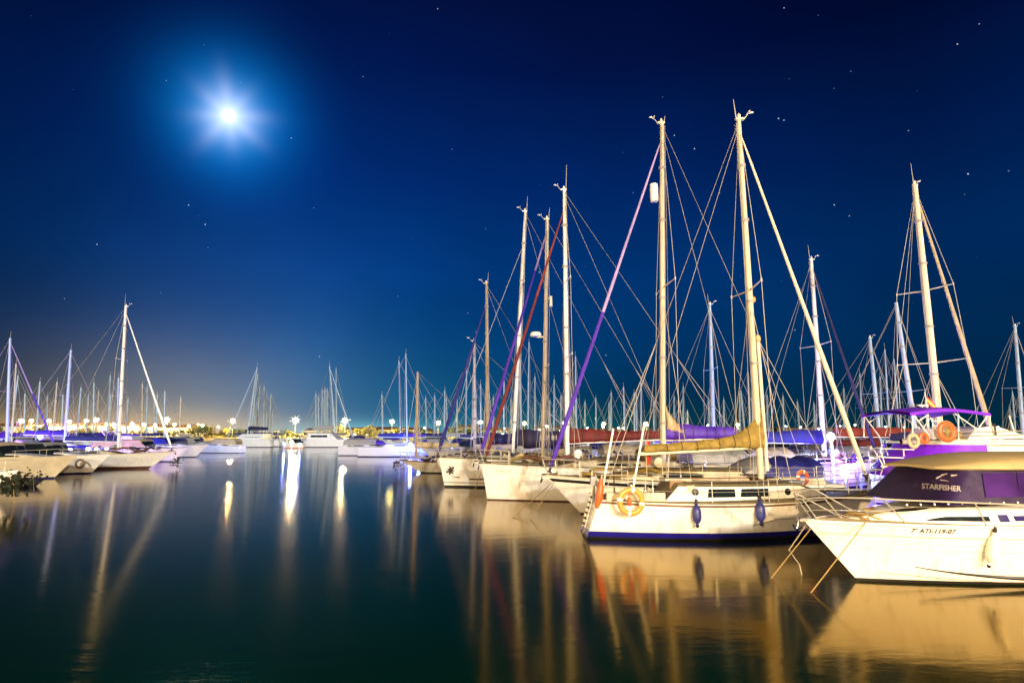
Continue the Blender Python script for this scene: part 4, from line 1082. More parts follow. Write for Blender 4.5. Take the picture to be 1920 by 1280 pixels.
# ------------------------------------------------------------------ flybridge motor yacht behind the near motorboat
def fly_yacht():
    L = 12.5; h = Hull(L, 4.0, 1.85, 1.65, 1.5, rake=1.4, srake=-.2, tw=.9, kw=.74, flare=.8, draft=.4, pos=.35, fine=2.6)
    loc, rz = place_left(1652, 21.2, L, R(2), 1.85)
    occupy(loc, rz, L, 4.0, 'fly yacht', True)
    t = empty('motor_yacht', loc, rz, 'flybridge motor yacht with bright violet windscreen cover and violet bimini', 'motor yacht')
    h.build(t, [(.12, 'boot_navy'), (None, 'white_cool')], deckmat='white_cool', rail='white', ns=34)
    X = lambda px, z, y: fit_side2(loc, rz, px, z, y)
    # violet canvas over the raked windscreen and saloon sides
    rows = []
    for k in range(6):
        f = k / 5; z = lerp(1.55, 2.62, f); fw = lerp(1.3, 1.1, f); x = lerp(X(1652, 1.6, .2), X(1704, 2.6, .2), f) - fw; yy = lerp(1.72, 1.5, f)
        xe = X(1850, z, 1.5); rows.append([(xe, yy, z), ((x + xe) / 2, yy, z)] + [(x + fw * math.cos(a), yy * math.sin(a), z) for a in [math.pi / 2 - math.pi * q / 14 for q in range(15)]] + [((x + xe) / 2, -yy, z), (xe, -yy, z)])
    mb = MB(); mb.grid(rows); mb.build('windscreen_cover', 'violet_bright', t, ang=50)
    xe = X(1850, 2.0, 1.5) - .01; mb = MB(); mb.prism([(xe, 1.70, 1.55), (xe, 1.50, 2.60), (1.2, 1.50, 2.60), (1.0, 1.70, 1.55)], (0, -3.2, 0))
    mb = MB(); mb.add([(xe, 1.70, 1.5), (xe, 1.50, 2.61), (1.2, 1.50, 2.61), (1.0, 1.70, 1.5), (xe, -1.70, 1.5), (xe, -1.50, 2.61), (1.2, -1.50, 2.61), (1.0, -1.70, 1.5)], [(0, 1, 2, 3), (7, 6, 5, 4), (3, 2, 6, 7), (4, 5, 1, 0)]); sl = mb.build('saloon', 'white', t, smooth=False)
    for s_ in (1, -1):
        mb = MB(); mb.add([(xe - .6, s_ * 1.625, 1.95), (xe - .6, s_ * 1.555, 2.35), (2.0, s_ * 1.555, 2.35), (1.9, s_ * 1.625, 1.95)], [(0, 1, 2, 3)]); mb.build('window', 'glass', sl, smooth=False)
    # flybridge floor moulding and coaming
    mb = MB(); rows = []
    for i in range(15):
        k = i / 14; x = lerp(X(1697, 2.66, .2), 1.2, k); w = 1.72 * min(1, k * 5) ** .5 + .05
        rows.append([(x, w, 2.62), (x, w + .03, 2.70), (x, w * .96, 2.80), (x, 0, 2.80), (x, -w * .96, 2.80), (x, -w - .03, 2.70), (x, -w, 2.62), (x, 0, 2.58)])
    mb.grid(rows, closed=True); mb.build('flybridge_deck', 'white', t, ang=35)
    # white console / fairing with sloping front
    x0, x1, x2, x3 = X(1815, 2.8, 1.5), X(1832, 3.2, 1.5), X(1870, 3.28, 1.5), X(1935, 2.8, 1.5)
    mb = MB(); mb.prism([(x0, 1.5, 2.8), (x1, 1.42, 3.16), (x2, 1.42, 3.24), (x3, 1.5, 2.85)], (0, -3.0, 0)); mb.build('fairing', 'white', t, smooth=False)
    mb = MB(); mb.tube([(X(1866, 3.1, 1.52), 1.52, 3.32), (X(1866, 3, 1.52), 1.54, 2.92)], .03, 6); mb.build('grab_rail', 'weed_brown', t)
    # bimini with its frames
    mb = MB(); rows = []
    xa, xb_ = X(1705, 3.75, 1.3), X(1856, 3.75, 1.3)
    for i in range(13):
        k = i / 12; x = lerp(xa, xb_, k); z = 3.70 + .14 * math.sin(math.pi * min(1, k * 1.05)) ; rows.append([(x, 1.35, z - .12), (x, 1.30, z - .02), (x, .7, z + .06), (x, 0, z + .09), (x, -.7, z + .06), (x, -1.3, z - .02), (x, -1.35, z - .12), (x, 0, z + .05)])
    mb.grid(rows, closed=True); bim = mb.build('bimini', 'violet_bright', t, ang=50)
    for s_ in (1, -1):
        for (a, b) in (((1711, 3.62), (1711, 2.85)), ((1713, 3.62), (1745, 2.85)), ((1797, 3.62), (1797, 2.78)), ((1790, 3.66), (1835, 3.1)), ((1853, 3.62), (1832, 3.1)), ((1856, 3.62), (1856, 3.1)), ((1740, 3.62), (1722, 3.4))):
            mb = MB(); mb.tube([(X(a[0], a[1], 1.3), s_ * 1.3, a[1]), (X(b[0], b[1], 1.3), s_ * 1.3, b[1])], .020, 6); mb.build('bimini_strut', 'tape', t)
    # rails on the flybridge and T shaped antenna, pulpit
    mb = MB()
    for z in (3.05, 2.92): mb.tube([(X(1790, z, 1.6), 1.6, z), (X(1920, z, 1.6), 1.6, z + .03)], .014, 5)
    mb.build('guard_rail', 'rail', t)
    mb = MB(); mb.tube([(X(1735, 3.8, .6), .6, 2.8), (X(1737, 4.1, .6), .6, 4.15)], .04, 8); mb.tube([(X(1730, 3.9, -.5), -.5, 3.7), (X(1730, 3.9, -.5), -.5, 4.0)], .03, 6); mb.box((X(1730, 4, -.5), -.5, 4.02), (.35, .12, .05)); mb.build('antenna', 'tape', t)
    mb = MB(); a = X(1745, 3.4, .9); mb.tube([(a, .9, 3.55), (a - .25, .9, 2.85)], .018, 5); mb.tube([(a - .25, .9, 3.55), (a - .5, .9, 2.85)], .018, 5)
    for k in range(4): mb.tube([(a - .06 * k - .04, .9, 3.42 - .17 * k), (a - .25 - .06 * k - .04, .9, 3.42 - .17 * k)], .014, 5)
    mb.build('ladder', 'tape', t)
    pulpit(t, h, .62, 1.6, .02, 'tape')
    mb = MB(); mb.tube([(X(1892, 3.6, 1.2), 1.2, 3.6), (X(1905, 2.9, 1.2), 1.2, 2.85)], .022, 6); mb.build('antenna', 'tape', t)
    Yn = LW(loc, rz, (8, 1.6, 0)).y
    life_ring(P(1775, 809, Yn - .05), .25, .10, (.1, -1, 0), 'orange', 'big orange life ring in a net on the flybridge beside the bimini post', bands=0, net=True)
    life_ring(P(1713, 826, Yn - .15), .19, .055, (.25, -1, 0), 'canvas_cream', 'yellowish life ring hung at the front corner of the flybridge', bands=0)
    life_ring(P(1732, 821, Yn + .1), .13, .07, (.1, -1, 0), 'orange', 'dark orange horseshoe ring between two other rings on the flybridge', bands=0, line=False)
    # locker box and small anchor ornament, Spanish flag
    mb = MB(); mb.box((X(1750, 3.0, 1.2), 1.2, 2.98), (.36, .4, .34)); mb.build('locker', 'white_cool', t)
    mb = MB(); mb.box((X(1770, 2.9, 1.0), 1.0, 2.92), (.9, .5, .24)); mb.build('seat', 'tan', t)
    fl = empty('flag', P(1741, 775, Yn + .8), 0, 'small yellow and red flag above the violet bimini', 'flag')
    mb = MB(); mb.tube([(0, 0, -.1), (-.05, 0, .75)], .012, 5); mb.build('staff', 'tape', fl)
    mb = MB(); mb.grid([[(.0 + .09 * j, .02 * math.sin(j * 2), .62 - .10 * j - .085 * i) for j in range(4)] for i in range(4)], mif=lambda i, j: 1 if i == 1 else 0); mb.build('cloth', ['red', 'yellow'], fl)
fly_yacht()

# ------------------------------------------------------------------ other right hand boats whose masts stand out
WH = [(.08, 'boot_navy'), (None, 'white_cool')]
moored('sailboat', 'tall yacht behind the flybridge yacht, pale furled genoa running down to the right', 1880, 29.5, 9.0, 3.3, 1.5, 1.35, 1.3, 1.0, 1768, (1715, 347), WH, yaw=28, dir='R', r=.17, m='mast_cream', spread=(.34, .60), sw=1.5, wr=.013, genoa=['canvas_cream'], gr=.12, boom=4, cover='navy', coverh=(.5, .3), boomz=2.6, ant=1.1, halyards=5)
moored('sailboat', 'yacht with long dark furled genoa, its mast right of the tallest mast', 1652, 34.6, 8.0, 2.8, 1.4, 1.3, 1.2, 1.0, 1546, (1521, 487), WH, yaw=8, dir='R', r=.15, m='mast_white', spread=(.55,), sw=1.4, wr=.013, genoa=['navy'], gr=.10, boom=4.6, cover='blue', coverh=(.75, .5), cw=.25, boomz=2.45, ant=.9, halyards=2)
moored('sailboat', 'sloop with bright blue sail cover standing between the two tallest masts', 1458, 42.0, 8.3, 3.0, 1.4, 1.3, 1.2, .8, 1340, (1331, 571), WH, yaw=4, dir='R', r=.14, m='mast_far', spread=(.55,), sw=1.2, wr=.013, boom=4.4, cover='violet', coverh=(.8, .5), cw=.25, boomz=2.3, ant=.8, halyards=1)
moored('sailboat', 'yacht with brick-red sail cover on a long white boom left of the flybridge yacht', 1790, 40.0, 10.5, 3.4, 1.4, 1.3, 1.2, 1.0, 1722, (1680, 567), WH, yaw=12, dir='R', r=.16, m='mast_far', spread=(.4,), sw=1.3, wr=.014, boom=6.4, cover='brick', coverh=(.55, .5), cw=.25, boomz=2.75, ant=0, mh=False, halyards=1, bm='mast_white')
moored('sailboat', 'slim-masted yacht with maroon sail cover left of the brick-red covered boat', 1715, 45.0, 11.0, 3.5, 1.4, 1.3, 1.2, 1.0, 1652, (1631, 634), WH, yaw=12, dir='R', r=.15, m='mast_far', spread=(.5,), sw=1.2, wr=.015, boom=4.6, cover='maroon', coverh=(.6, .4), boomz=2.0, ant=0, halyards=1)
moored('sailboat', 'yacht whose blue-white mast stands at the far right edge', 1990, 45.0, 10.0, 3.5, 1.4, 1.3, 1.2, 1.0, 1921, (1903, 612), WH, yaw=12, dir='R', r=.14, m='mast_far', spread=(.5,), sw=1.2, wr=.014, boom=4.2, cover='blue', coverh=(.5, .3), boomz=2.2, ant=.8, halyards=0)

# ------------------------------------------------------------------ generic smaller boats
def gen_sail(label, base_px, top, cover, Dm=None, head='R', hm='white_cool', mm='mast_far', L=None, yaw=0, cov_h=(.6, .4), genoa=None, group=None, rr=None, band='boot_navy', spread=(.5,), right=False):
    if Dm is None: Dm = 10400.0 / (812 - top[1])
    L = L or random.uniform(9, 11); B = L * .31; f0 = L * .125
    h = Hull(L, B, f0 * 1.1, f0 * .95, f0 * .95, rake=L * .09, srake=-.15, tw=.7, kw=.78, flare=.7, draft=.3)
    mpos = .56 * L; w = PZ(base_px, 1.5, Dm); y_ = R(yaw); rz = y_ if head == 'R' else math.pi + y_
    d = Vector((math.cos(rz), math.sin(rz), 0)); loc = Vector((w.x, w.y, 0)) - d * mpos
    for _ in range(70):
        if not clash(loc, rz, L, B) and not (right and not all(right_basin(x, y) for x, y, q in occ_pts(loc, rz, L, B))): break
        Dm += 1.0; w = PZ(base_px, 1.5, Dm); loc = Vector((w.x, w.y, 0)) - d * mpos
    else: return None
    occupy(loc, rz, L, B, label)
    t = empty('sailboat', loc, rz, label, 'sailboat', group)
    h.build(t, [(.12, band), (None, hm)], deckmat='white_cool', rail=None, ns=14)
    cabin(t, h, L * .28, L * .72, B * .33, B * .18, .42, 'white_cool', slope_f=L * .14, slope_b=.15, win=((.3, .7, .3, .7),), top='white_cool')
    if random.random() < .6: dodger(t, h, L * .2, L * .31, B * .3, .6, random.choice(('blue', 'violet', 'navy', 'blue', 'grey_canvas')), .3)
    rr = rr or max(.075, Dm * .0016)
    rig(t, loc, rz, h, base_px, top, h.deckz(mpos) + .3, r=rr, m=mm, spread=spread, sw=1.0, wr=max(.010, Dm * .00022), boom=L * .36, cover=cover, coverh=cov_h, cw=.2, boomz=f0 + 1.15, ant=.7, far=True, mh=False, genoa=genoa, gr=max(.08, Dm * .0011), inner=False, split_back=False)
    return t
def gen_motor(label, px, Dm, L=7.0, head='R', hm='white_cool', canvas='blue', yaw=0, group=None, band='boot_navy', cabm='white_cool', fly=False, loc=None, win=True, right=False, shift=False):
    B = L * .34; f0 = .55 + L * .07
    h = Hull(L, B, f0 * 1.2, f0 * 1.05, f0, rake=L * .14, srake=-.05, tw=.88, kw=.76, flare=.8, draft=.3, pos=.3, fine=2.4)
    y_ = R(yaw); rz = y_ if head == 'R' else math.pi + y_; d = Vector((math.cos(rz), math.sin(rz), 0))
    bw = PZ(px, f0, Dm); loc = Vector((bw.x, bw.y, 0)) - d * L
    for _ in range(70):
        if not shift or (not clash(loc, rz, L, B) and not (right and not all(right_basin(x, y) for x, y, q in occ_pts(loc, rz, L, B)))): break
        Dm += .8; bw = PZ(px, f0, Dm); loc = Vector((bw.x, bw.y, 0)) - d * L
    else: return None
    occupy(loc, rz, L, B, label, True)
    t = empty('motorboat', loc, rz, label, 'motorboat', group)
    h.build(t, [(.10, band), (None, hm)], deckmat='white_cool', rail=None, ns=16)
    cabin(t, h, L * .36, L * .84, B * .38, B * .2, .34, cabm, slope_f=L * .26, slope_b=.1, win=((.2, .7, .3, .7),), top='white_cool')
    # raked windscreen and canvas over the cockpit
    mb = MB(); rows = []; xw = L * .56; zt = f0 + 1.05
    for (x, z, w) in ((xw + .55, f0 + .28, .28), (xw + .1, f0 + .82, .36), (xw - .05, zt, .37), (L * .10, zt - .05, .38), (L * .06, f0 + .45, .40)):
        rows.append([(x, B * w, z - .02), (x, B * w * .8, z + .06), (x, 0, z + .10), (x, -B * w * .8, z + .06), (x, -B * w, z - .02)])
    mb.grid(rows, mif=lambda i, j: 1 if i == 0 else 0); mb.build('canopy', [canvas, 'glass'], t, ang=40)
    mb = MB()
    for s_ in (1, -1): mb.add([(xw + .55, s_ * B * .28, f0 + .28), (xw - .05, s_ * B * .37, zt - .02), (L * .10, s_ * B * .38, zt - .07), (L * .06, s_ * B * .40, f0 + .2)], [(0, 1, 2, 3)])
    mb.build('canopy_side', canvas if random.random() < .6 else 'glass', t, smooth=False)
    mb = MB(); yb = B * .3; mb.tube([(L * .66, yb, f0 + .55), (L * .9, yb * .6, f0 + .68), (L + .02, 0, f0 + .7), (L * .9, -yb * .6, f0 + .68), (L * .66, -yb, f0 + .55)], max(.015, Dm * .00022), 4)
    for s_ in (1, -1):
        for x, k in ((L * .68, 1), (L * .85, .7)): mb.tube([(x, s_ * yb * k, f0 * 1.05), (x, s_ * yb * k, f0 + .6)], max(.014, Dm * .0002), 4)
    mb.build('bow_rail', 'rail', t)
    if fly:
        mb = MB(); mb.box((L * .30, 0, f0 + 1.30), (L * .34, B * .62, .36), taper=.85); mb.build('flybridge', cabm, t, smooth=False)
        mb = MB(); mb.tube([(L * .2, B * .3, f0 + 1.3), (L * .14, B * .3, f0 + 2.0), (L * .14, -B * .3, f0 + 2.0), (L * .2, -B * .3, f0 + 1.3)], .05, 5); mb.build('radar_arch', 'white_cool', t)
    return t

# far right row continued beyond the classic boat
gen_sail('yacht carrying the right one of two tall blue-white masts left of the wooden mast', 763, (761, 663), 'blue', 78, 'R', yaw=2, rr=.12)
gen_sail('yacht with violet boom cover carrying the left one of the two tall blue-white masts', 751, (748, 676), 'violet', 86, 'L', yaw=2, rr=.14)
gen_sail('lone thin mast yacht right of the second catamaran', 717, (716, 739), 'grey_canvas', 140, 'L')
gen_motor('low white motorboat with dark waterline band at the end of the right row', 762, 82, 9.0, 'R', hm='white_cool', canvas='grey_canvas', band='navy')
gen_motor('second low white cruiser behind the dark-banded motorboat at the row end', 735, 92, 8, 'L', canvas='grey_canvas')
for i, (bp, Dm, cv, L) in enumerate(((800, 52, 'canvas_cream', 10), (792, 58, 'blue', 10), (800, 66, 'grey_canvas', 9), (790, 74, 'blue', 9))):
    gen_motor(['white cruiser with cream canopy just beyond the classic wooden-mast boat', 'white cruiser with blue canopy, second beyond the classic wooden-mast boat', 'white cruiser with grey canopy, third beyond the classic wooden-mast boat', 'white cruiser with blue canopy, farthest of the four beyond the classic boat'][i], bp, Dm, L, 'L', hm='white', canvas=cv, yaw=2, fly=i in (0, 2))

# filler behind the right row: sailboats (mast base px, top px, top py, cover)
CN = {'blue': 'blue', 'violet': 'violet', 'navy': 'navy', 'maroon': 'maroon', 'brick': 'brick-red', 'grey_canvas': 'grey', 'canvas_cream': 'cream', None: 'no'}
RS = [(799, 798, 745, 'blue'), (815, 815, 741, 'navy'), (833, 834, 731, 'blue'), (838, 837, 744, 'violet'), (857, 857, 732, 'blue'), (873, 875, 682, 'grey_canvas'), (885, 887, 700, 'blue'), (902, 901, 720, 'blue'),
      (945, 945, 700, 'blue'), (976, 976, 672, 'navy'), (990, 992, 641, 'blue'), (1003, 1003, 706, 'violet'), (1039, 1039, 711, 'blue'), (1030, 1031, 750, 'blue'), (1081, 1079, 668, 'maroon'), (1097, 1097, 752, 'blue'),
      (1145, 1146, 735, 'blue'), (1143, 1142, 754, 'grey_canvas'), (1172, 1169, 725, 'violet'), (1190, 1189, 735, 'blue'), (1194, 1193, 738, 'navy'), (1202, 1202, 717, 'blue'), (1264, 1264, 743, 'blue'), (1281, 1281, 724, 'violet'),
      (1290, 1289, 770, 'blue'), (1388, 1387, 737, 'blue'), (1398, 1389, 732, 'navy'), (1408, 1402, 697, 'grey_canvas'), (1412, 1410, 745, 'blue'), (1583, 1582, 728, 'blue'), (1618, 1612, 700, 'navy'), (1655, 1650, 706, 'blue'),
      (1669, 1659, 655, 'blue'), (1688, 1676, 673, 'violet'), (1897, 1893, 762, 'blue'), (1905, 1898, 735, 'grey_canvas'), (1470, 1468, 742, 'violet'), (1500, 1495, 752, 'blue'), (1118, 1117, 745, 'blue'), (1226, 1226, 752, 'violet'),
      (960, 958, 748, 'blue'), (925, 925, 744, 'navy'), (1052, 1052, 742, 'blue'), (1330, 1329, 752, 'blue'), (1358, 1357, 748, 'grey_canvas'), (1440, 1438, 740, 'blue'), (1530, 1526, 756, 'violet')]
ORD = ['first', 'second', 'third', 'fourth', 'fifth', 'sixth', 'seventh', 'eighth', 'ninth', 'tenth', 'eleventh', 'twelfth', 'thirteenth', 'fourteenth', 'fifteenth', 'sixteenth', 'seventeenth', 'eighteenth', 'nineteenth', 'twentieth',
       'twenty-first', 'twenty-second', 'twenty-third', 'twenty-fourth', 'twenty-fifth', 'twenty-sixth', 'twenty-seventh', 'twenty-eighth', 'twenty-ninth', 'thirtieth']
def landmarks(px, seq):
    c = {}
    out = []
    for p in seq: out.append(None)
    return out
LM = [(790, 'between wooden mast and blue genoa'), (870, 'between blue and red genoas'), (960, 'behind the three clustered tall masts'), (1070, 'between maroon cover and lavender genoa'), (1160, 'left of the radar reflector mast'),
      (1246, 'above the tan sail cover'), (1340, 'just left of the tan-collared mast'), (1430, 'right of the tan-collared mast'), (1560, 'left of the flybridge yacht'), (1700, 'at the right edge')]
cnt = {}
rs_sorted = sorted(RS)
for (bp, tpx, tpy, cv) in rs_sorted:
    zone = [z for p_, z in LM if bp >= p_ - .1][-1]; k = (zone, cv); cnt[zone] = cnt.get(zone, 0) + 1
    lab = '%s-covered far sailboat, %s from left %s' % (CN[cv], ORD[cnt[zone] - 1], zone)
    jj = random.uniform(.78, 1.05)
    gen_sail(lab, bp, (tpx, tpy), cv, 10400.0 / (812 - tpy) * jj, random.choice('LR'), hm=random.choice(('white_cool', 'white_cool', 'hull_blue', 'white')), yaw=random.uniform(0, 18), group='distant sailboats of the right basin', right=True)
# close, mostly hidden cruisers across the pontoon
RM = [(960, 47, 'blue'), (1010, 41, 'blue'), (1095, 44, 'grey_canvas'), (1150, 37, 'blue'), (1235, 34, 'blue'), (1330, 33.5, 'grey_canvas'), (1405, 31, 'blue'), (1478, 28, 'violet'), (1560, 30, 'blue'), (1620, 27.5, 'blue'), (1500, 38, 'violet'), (1440, 43, 'blue'), (1600, 44, 'maroon'), (1690, 40, 'grey_canvas'), (1290, 46, 'blue'), (1190, 52, 'violet'), (1660, 52, 'blue'), (1560, 54, 'navy'), (1380, 55, 'blue'), (1060, 56, 'violet'), (930, 58, 'blue'), (870, 60, 'blue'), (1790, 46, 'navy'), (1880, 38, 'blue')]
for i, (px, Dm, cv) in enumerate(sorted(RM)):
    nearm = min([(abs(px - q), w) for q, w in ((780, 'the wooden mast'), (914, 'the wooden-topped mast'), (1020, 'the radome mast'), (1064, 'the maroon-cover mast'), (1243, 'the radar reflector mast'), (1340, 'the mast between the two tallest'), (1427, 'the tan-collared mast'), (1546, 'the dark-genoa mast'), (1652, 'the maroon slim mast'), (1768, 'the tall mast behind the bimini'), (1921, 'the mast at the right edge'))])
    dist = 'nearer' if Dm < 42 else ('middle-distance' if Dm < 50 else 'farther')
    gen_motor('%s %s-canopied cruiser behind %s, %s' % (dist, CN[cv], nearm[1], 'bow left' if i % 2 else 'bow right'), px, Dm, random.uniform(6.5, 8.5), 'L' if i % 2 else 'R', hm=random.choice(('white_cool', 'white', 'white_cool')), canvas=cv, yaw=random.uniform(4, 20), group='cabin cruisers across the right pontoon', fly=random.random() < .3, right=True, shift=True)

# pontoon behind the right row
mb = MB(); A = PONT[0]
for side in (0,):
    rows = [[(x - .0, y, .0), (x, y, .5), (x + 2.0, y + .7, .5), (x + 2.0, y + .7, 0)] for x, y in A]; mb.grid(rows)
o = mb.build('pontoon', 'pontoon', smooth=False); o['kind'] = 'structure'
mb = MB(); A = PONT[1]
rows = [[(x, y, 0), (x, y, .5), (x + 2.4, y, .5), (x + 2.4, y, 0)] for x, y in A]; mb.grid(rows); o = mb.build('pontoon', 'pontoon', smooth=False); o['kind'] = 'structure'

def pedestal(px, py, z, m, label, r=.10, grp='blue lit service pedestals on the pontoons'):
    w = PW(px, py, z); o = empty('service_pedestal', (w.x, w.y, .4), 0, label, 'dock light', grp)
    mb = MB(); mb.tube([(0, 0, -.4), (0, 0, z - .4 - r)], .07, 8); mb.build('post', 'white_cool', o)
    mb = MB(); mb.blob((0, 0, z - .4), (r, r, r * 1.1), seg=10, rings=6); mb.build('lamp', m, o); return o
pd = [(1583, 886, 1.25, 'lamp_bluewhite', 'brightest blue-white dock light, right of the porthole cabin', .17), (1487, 886, 1.25, 'lamp_violet', 'violet-white dock light just above the porthole cabin', .09), (1316, 870, 1.3, 'lamp_bluewhite', 'blue-white dock light above the cabin windows, under the tan sail cover', .13), (1152, 879, 1.3, 'lamp_blue', 'blue dock light between the two pale stern poles', .08),
      (1080, 852, 1.35, 'lamp_blue', 'blue dock light right of the thick white mast foot', .12), (1030, 851, 1.35, 'lamp_blue', 'blue dock light left of the thick white mast foot', .10), (945, 846, 1.4, 'lamp_bluewhite', 'blue-white dock light right of the red genoa foot', .11), (1558, 818, 2.85, 'lamp_bluewhite', 'high blue-white dock light beside the dark-genoa mast', .16), (1248, 852, 1.4, 'lamp_blue', 'blue dock light behind the radar reflector mast', .10), (1632, 850, 1.4, 'lamp_blue', 'blue dock light left of the violet windscreen cover', .08), (1395, 868, 1.4, 'lamp_bluewhite', 'blue-white dock light just left of the tan-collared mast foot', .10),
      (786, 833, 1.6, 'lamp_blue', 'left of two blue dock lights behind the wooden mast', .14), (770, 833, 1.6, 'lamp_blue', 'blue dock light at the foot of the paired far masts', .16), (850, 840, 1.5, 'lamp_blue', 'blue dock light under the deep blue genoa', .12), (1690, 846, 1.4, 'lamp_violet', 'violet dock light hidden beside the flybridge bow', .12)]
pd += [(1000, 856, 1.4, 'lamp_blue', 'blue dock light behind the radome mast', .12), (1104, 866, 1.4, 'lamp_bluewhite', 'blue-white dock light left of the pale stern poles', .09), (1203, 860, 1.4, 'lamp_blue', 'blue dock light above the amber life ring', .11), (1352, 858, 1.4, 'lamp_blue', 'blue dock light over the two long cabin windows', .11),
       (1456, 862, 1.4, 'lamp_blue', 'blue dock light just right of the tan-collared mast', .11), (1528, 868, 1.4, 'lamp_bluewhite', 'blue-white dock light left of the pale furled genoa', .10), (1611, 868, 1.4, 'lamp_violet', 'violet dock light at the foot of the pale furled genoa', .10), (1660, 872, 1.4, 'lamp_blue', 'blue dock light left of the flybridge yacht bow rail', .09), (905, 843, 1.5, 'lamp_blue', 'blue dock light behind the wooden-topped mast', .12)]
for a in pd: pedestal(*a)
pl = [(20, 853, 1.3, 'lamp_bluewhite', 'blue-white dock light at the left edge', .20), (43, 849, 1.3, 'lamp_blue', 'second blue dock light from the left edge', .20), (130, 845, 1.4, 'lamp_violet', 'violet dock light at the bow of the blue-hulled sailboat', .20), (165, 841, 1.4, 'lamp_violet', 'small violet dock light right of the blue hull', .15), (182, 838, 1.5, 'lamp_bluewhite', 'blue-white dock light left of the tallest left mast', .22), (200, 837, 1.5, 'lamp_bluewhite', 'paired blue-white dock light nearest the tallest left mast', .22), (228, 836, 1.5, 'lamp_blue', 'blue dock light at the foot of the tallest left mast', .18), (75, 818, 2.6, 'lamp_green', 'green light above the blue hulled sailboat', .22), (8, 838, 1.5, 'lamp_violet', 'violet dock light behind the left edge masts', .22), (100, 832, 1.7, 'lamp_blue', 'blue dock light under the second tall left mast', .2), (300, 830, 1.7, 'lamp_blue', 'blue dock light amid the cruisers right of the tall left mast', .18)]
for a in pl: pedestal(*a)

# ------------------------------------------------------------------ left row
t, h, loc, rz, r_ = moored('sailboat', 'long white sloop with brown waterline and the tallest mast of the left side', 326, 51.5, 13.5, 3.9, 1.45, 1.2, 1.2, 2.0, 222, (236, 575),
    [(.22, 'boot_brown'), (None, 'white')], yaw=3, dir='R', r=.17, m='mast_white', spread=(.36, .62), sw=1.0, wr=.016, genoa=['mast_white'], gr=.10, boom=4.6, cover='blue', coverh=(.5, .35), boomz=2.3, ant=1.2, gtop=.96, halyards=1)
gen_motor('white motor cruiser in front of the long sloop, a brown ring on its rail', 207, 45.3, 9.5, 'R', hm='white', canvas='grey_canvas', yaw=2, cabm='white', win=False)
life_ring(P(150, 869, 43.9), .28, .07, (.1, -1, 0), 'teak', 'dull brown life ring on the rail of the left white cruiser', bands=0)
gen_motor('cream motorboat with oval port at the left edge, second from the front', 146, 40.5, 10.5, 'R', hm='cream', canvas='canvas_cream', yaw=2, cabm='cream')
# oval port
mb = MB(); 
gen_motor('nearest left motorboat, only its white bow showing at the frame edge', 36, 28.0, 7.5, 'R', hm='white', canvas='grey_canvas', yaw=2, cabm='white')
gen_motor('white speedboat with navy waterline beyond the long sloop bow', 391, 76, 11, 'R', hm='white', canvas='blue', yaw=2)
gen_motor('blue-hulled launch farthest along the left row', 414, 96, 9, 'R', hm='hull_blue', canvas='grey_canvas', yaw=2)
gen_motor('white cruiser with cream canopy behind the long sloop bow', 352, 64, 10, 'R', hm='white', canvas='canvas_cream', yaw=2, fly=True)
gen_sail('sailboat with deep blue hull and white deck under the second tall left mast', 121, (133, 656), None or 'blue', 68, 'R', hm='hull_blue', L=13, mm='mast_far', rr=.17, yaw=1)
gen_sail('sailboat with violet genoa and the tall mast at the left edge', 12, (19, 634), 'violet', 58, 'R', mm='mast_far', rr=.15, genoa=['lavender', 'violet'], yaw=2)
LS = [(22, 30, 682, 'violet'), (18, 34, 704, 'blue'), (45, 47, 738, 'blue'), (67, 75, 715, 'violet'), (86, 89, 741, 'blue'), (98, 107, 716, 'blue'), (115, 118, 740, 'violet'), (143, 152, 726, 'blue'), (160, 166, 740, 'navy'), (175, 176, 717, 'violet'), (179, 185, 733, 'blue'), (200, 207, 703, 'blue'), (203, 207, 739, 'navy'), (219, 222, 708, 'violet'), (236, 240, 748, 'blue'),
      (265, 267, 719, 'blue'), (274, 276, 724, 'violet'), (288, 289, 736, 'blue'), (293, 295, 737, 'blue'), (308, 309, 733, 'navy'), (336, 339, 745, 'grey_canvas')]
for i, (bp, tx, ty, cv) in enumerate(LS):
    zone = 'left of the tallest left mast' if bp < 222 else 'right of the tallest left mast'; n_ = i if bp < 222 else i - 14
    gen_sail('far sailboat, %s boom cover, %s short mast %s' % (CN[cv], ORD[n_], zone), bp, (tx, ty), cv, 10400.0 / (812 - ty) * random.uniform(.8, 1.0), random.choice('LR'), yaw=random.uniform(-6, 10), hm=random.choice(('white_cool', 'white_cool', 'hull_blue')), group='distant sailboats of the left basin', mm=('mast_far' if i % 5 else 'mast_cream'))
LMo = [(40, 74, 'violet'), (75, 82, 'blue'), (110, 92, 'violet'), (60, 60, 'blue'), (150, 70, 'blue'), (185, 78, 'blue'), (215, 66, 'violet'), (245, 84, 'blue'), (262, 72, 'blue'), (290, 88, 'violet'), (318, 80, 'grey_canvas'), (340, 100, 'blue'), (365, 92, 'canvas_cream'), (170, 96, 'navy'), (130, 108, 'blue'), (225, 104, 'blue'), (300, 112, 'blue'), (380, 118, 'grey_canvas'), (20, 66, 'blue'), (95, 64, 'grey_canvas')]
for i, (px, Dm, cv) in enumerate(sorted(LMo)):
    gen_motor('%s-canopied cruiser in the left basin, %s from the frame edge' % (CN[cv], ORD[i]), px, Dm, random.uniform(7, 10), 'R' if i % 3 else 'L', hm=random.choice(('white_cool', 'white_cool', 'white')), canvas=cv, yaw=random.uniform(-5, 12), group='cabin cruisers of the left basin', fly=random.random() < .3, shift=True)

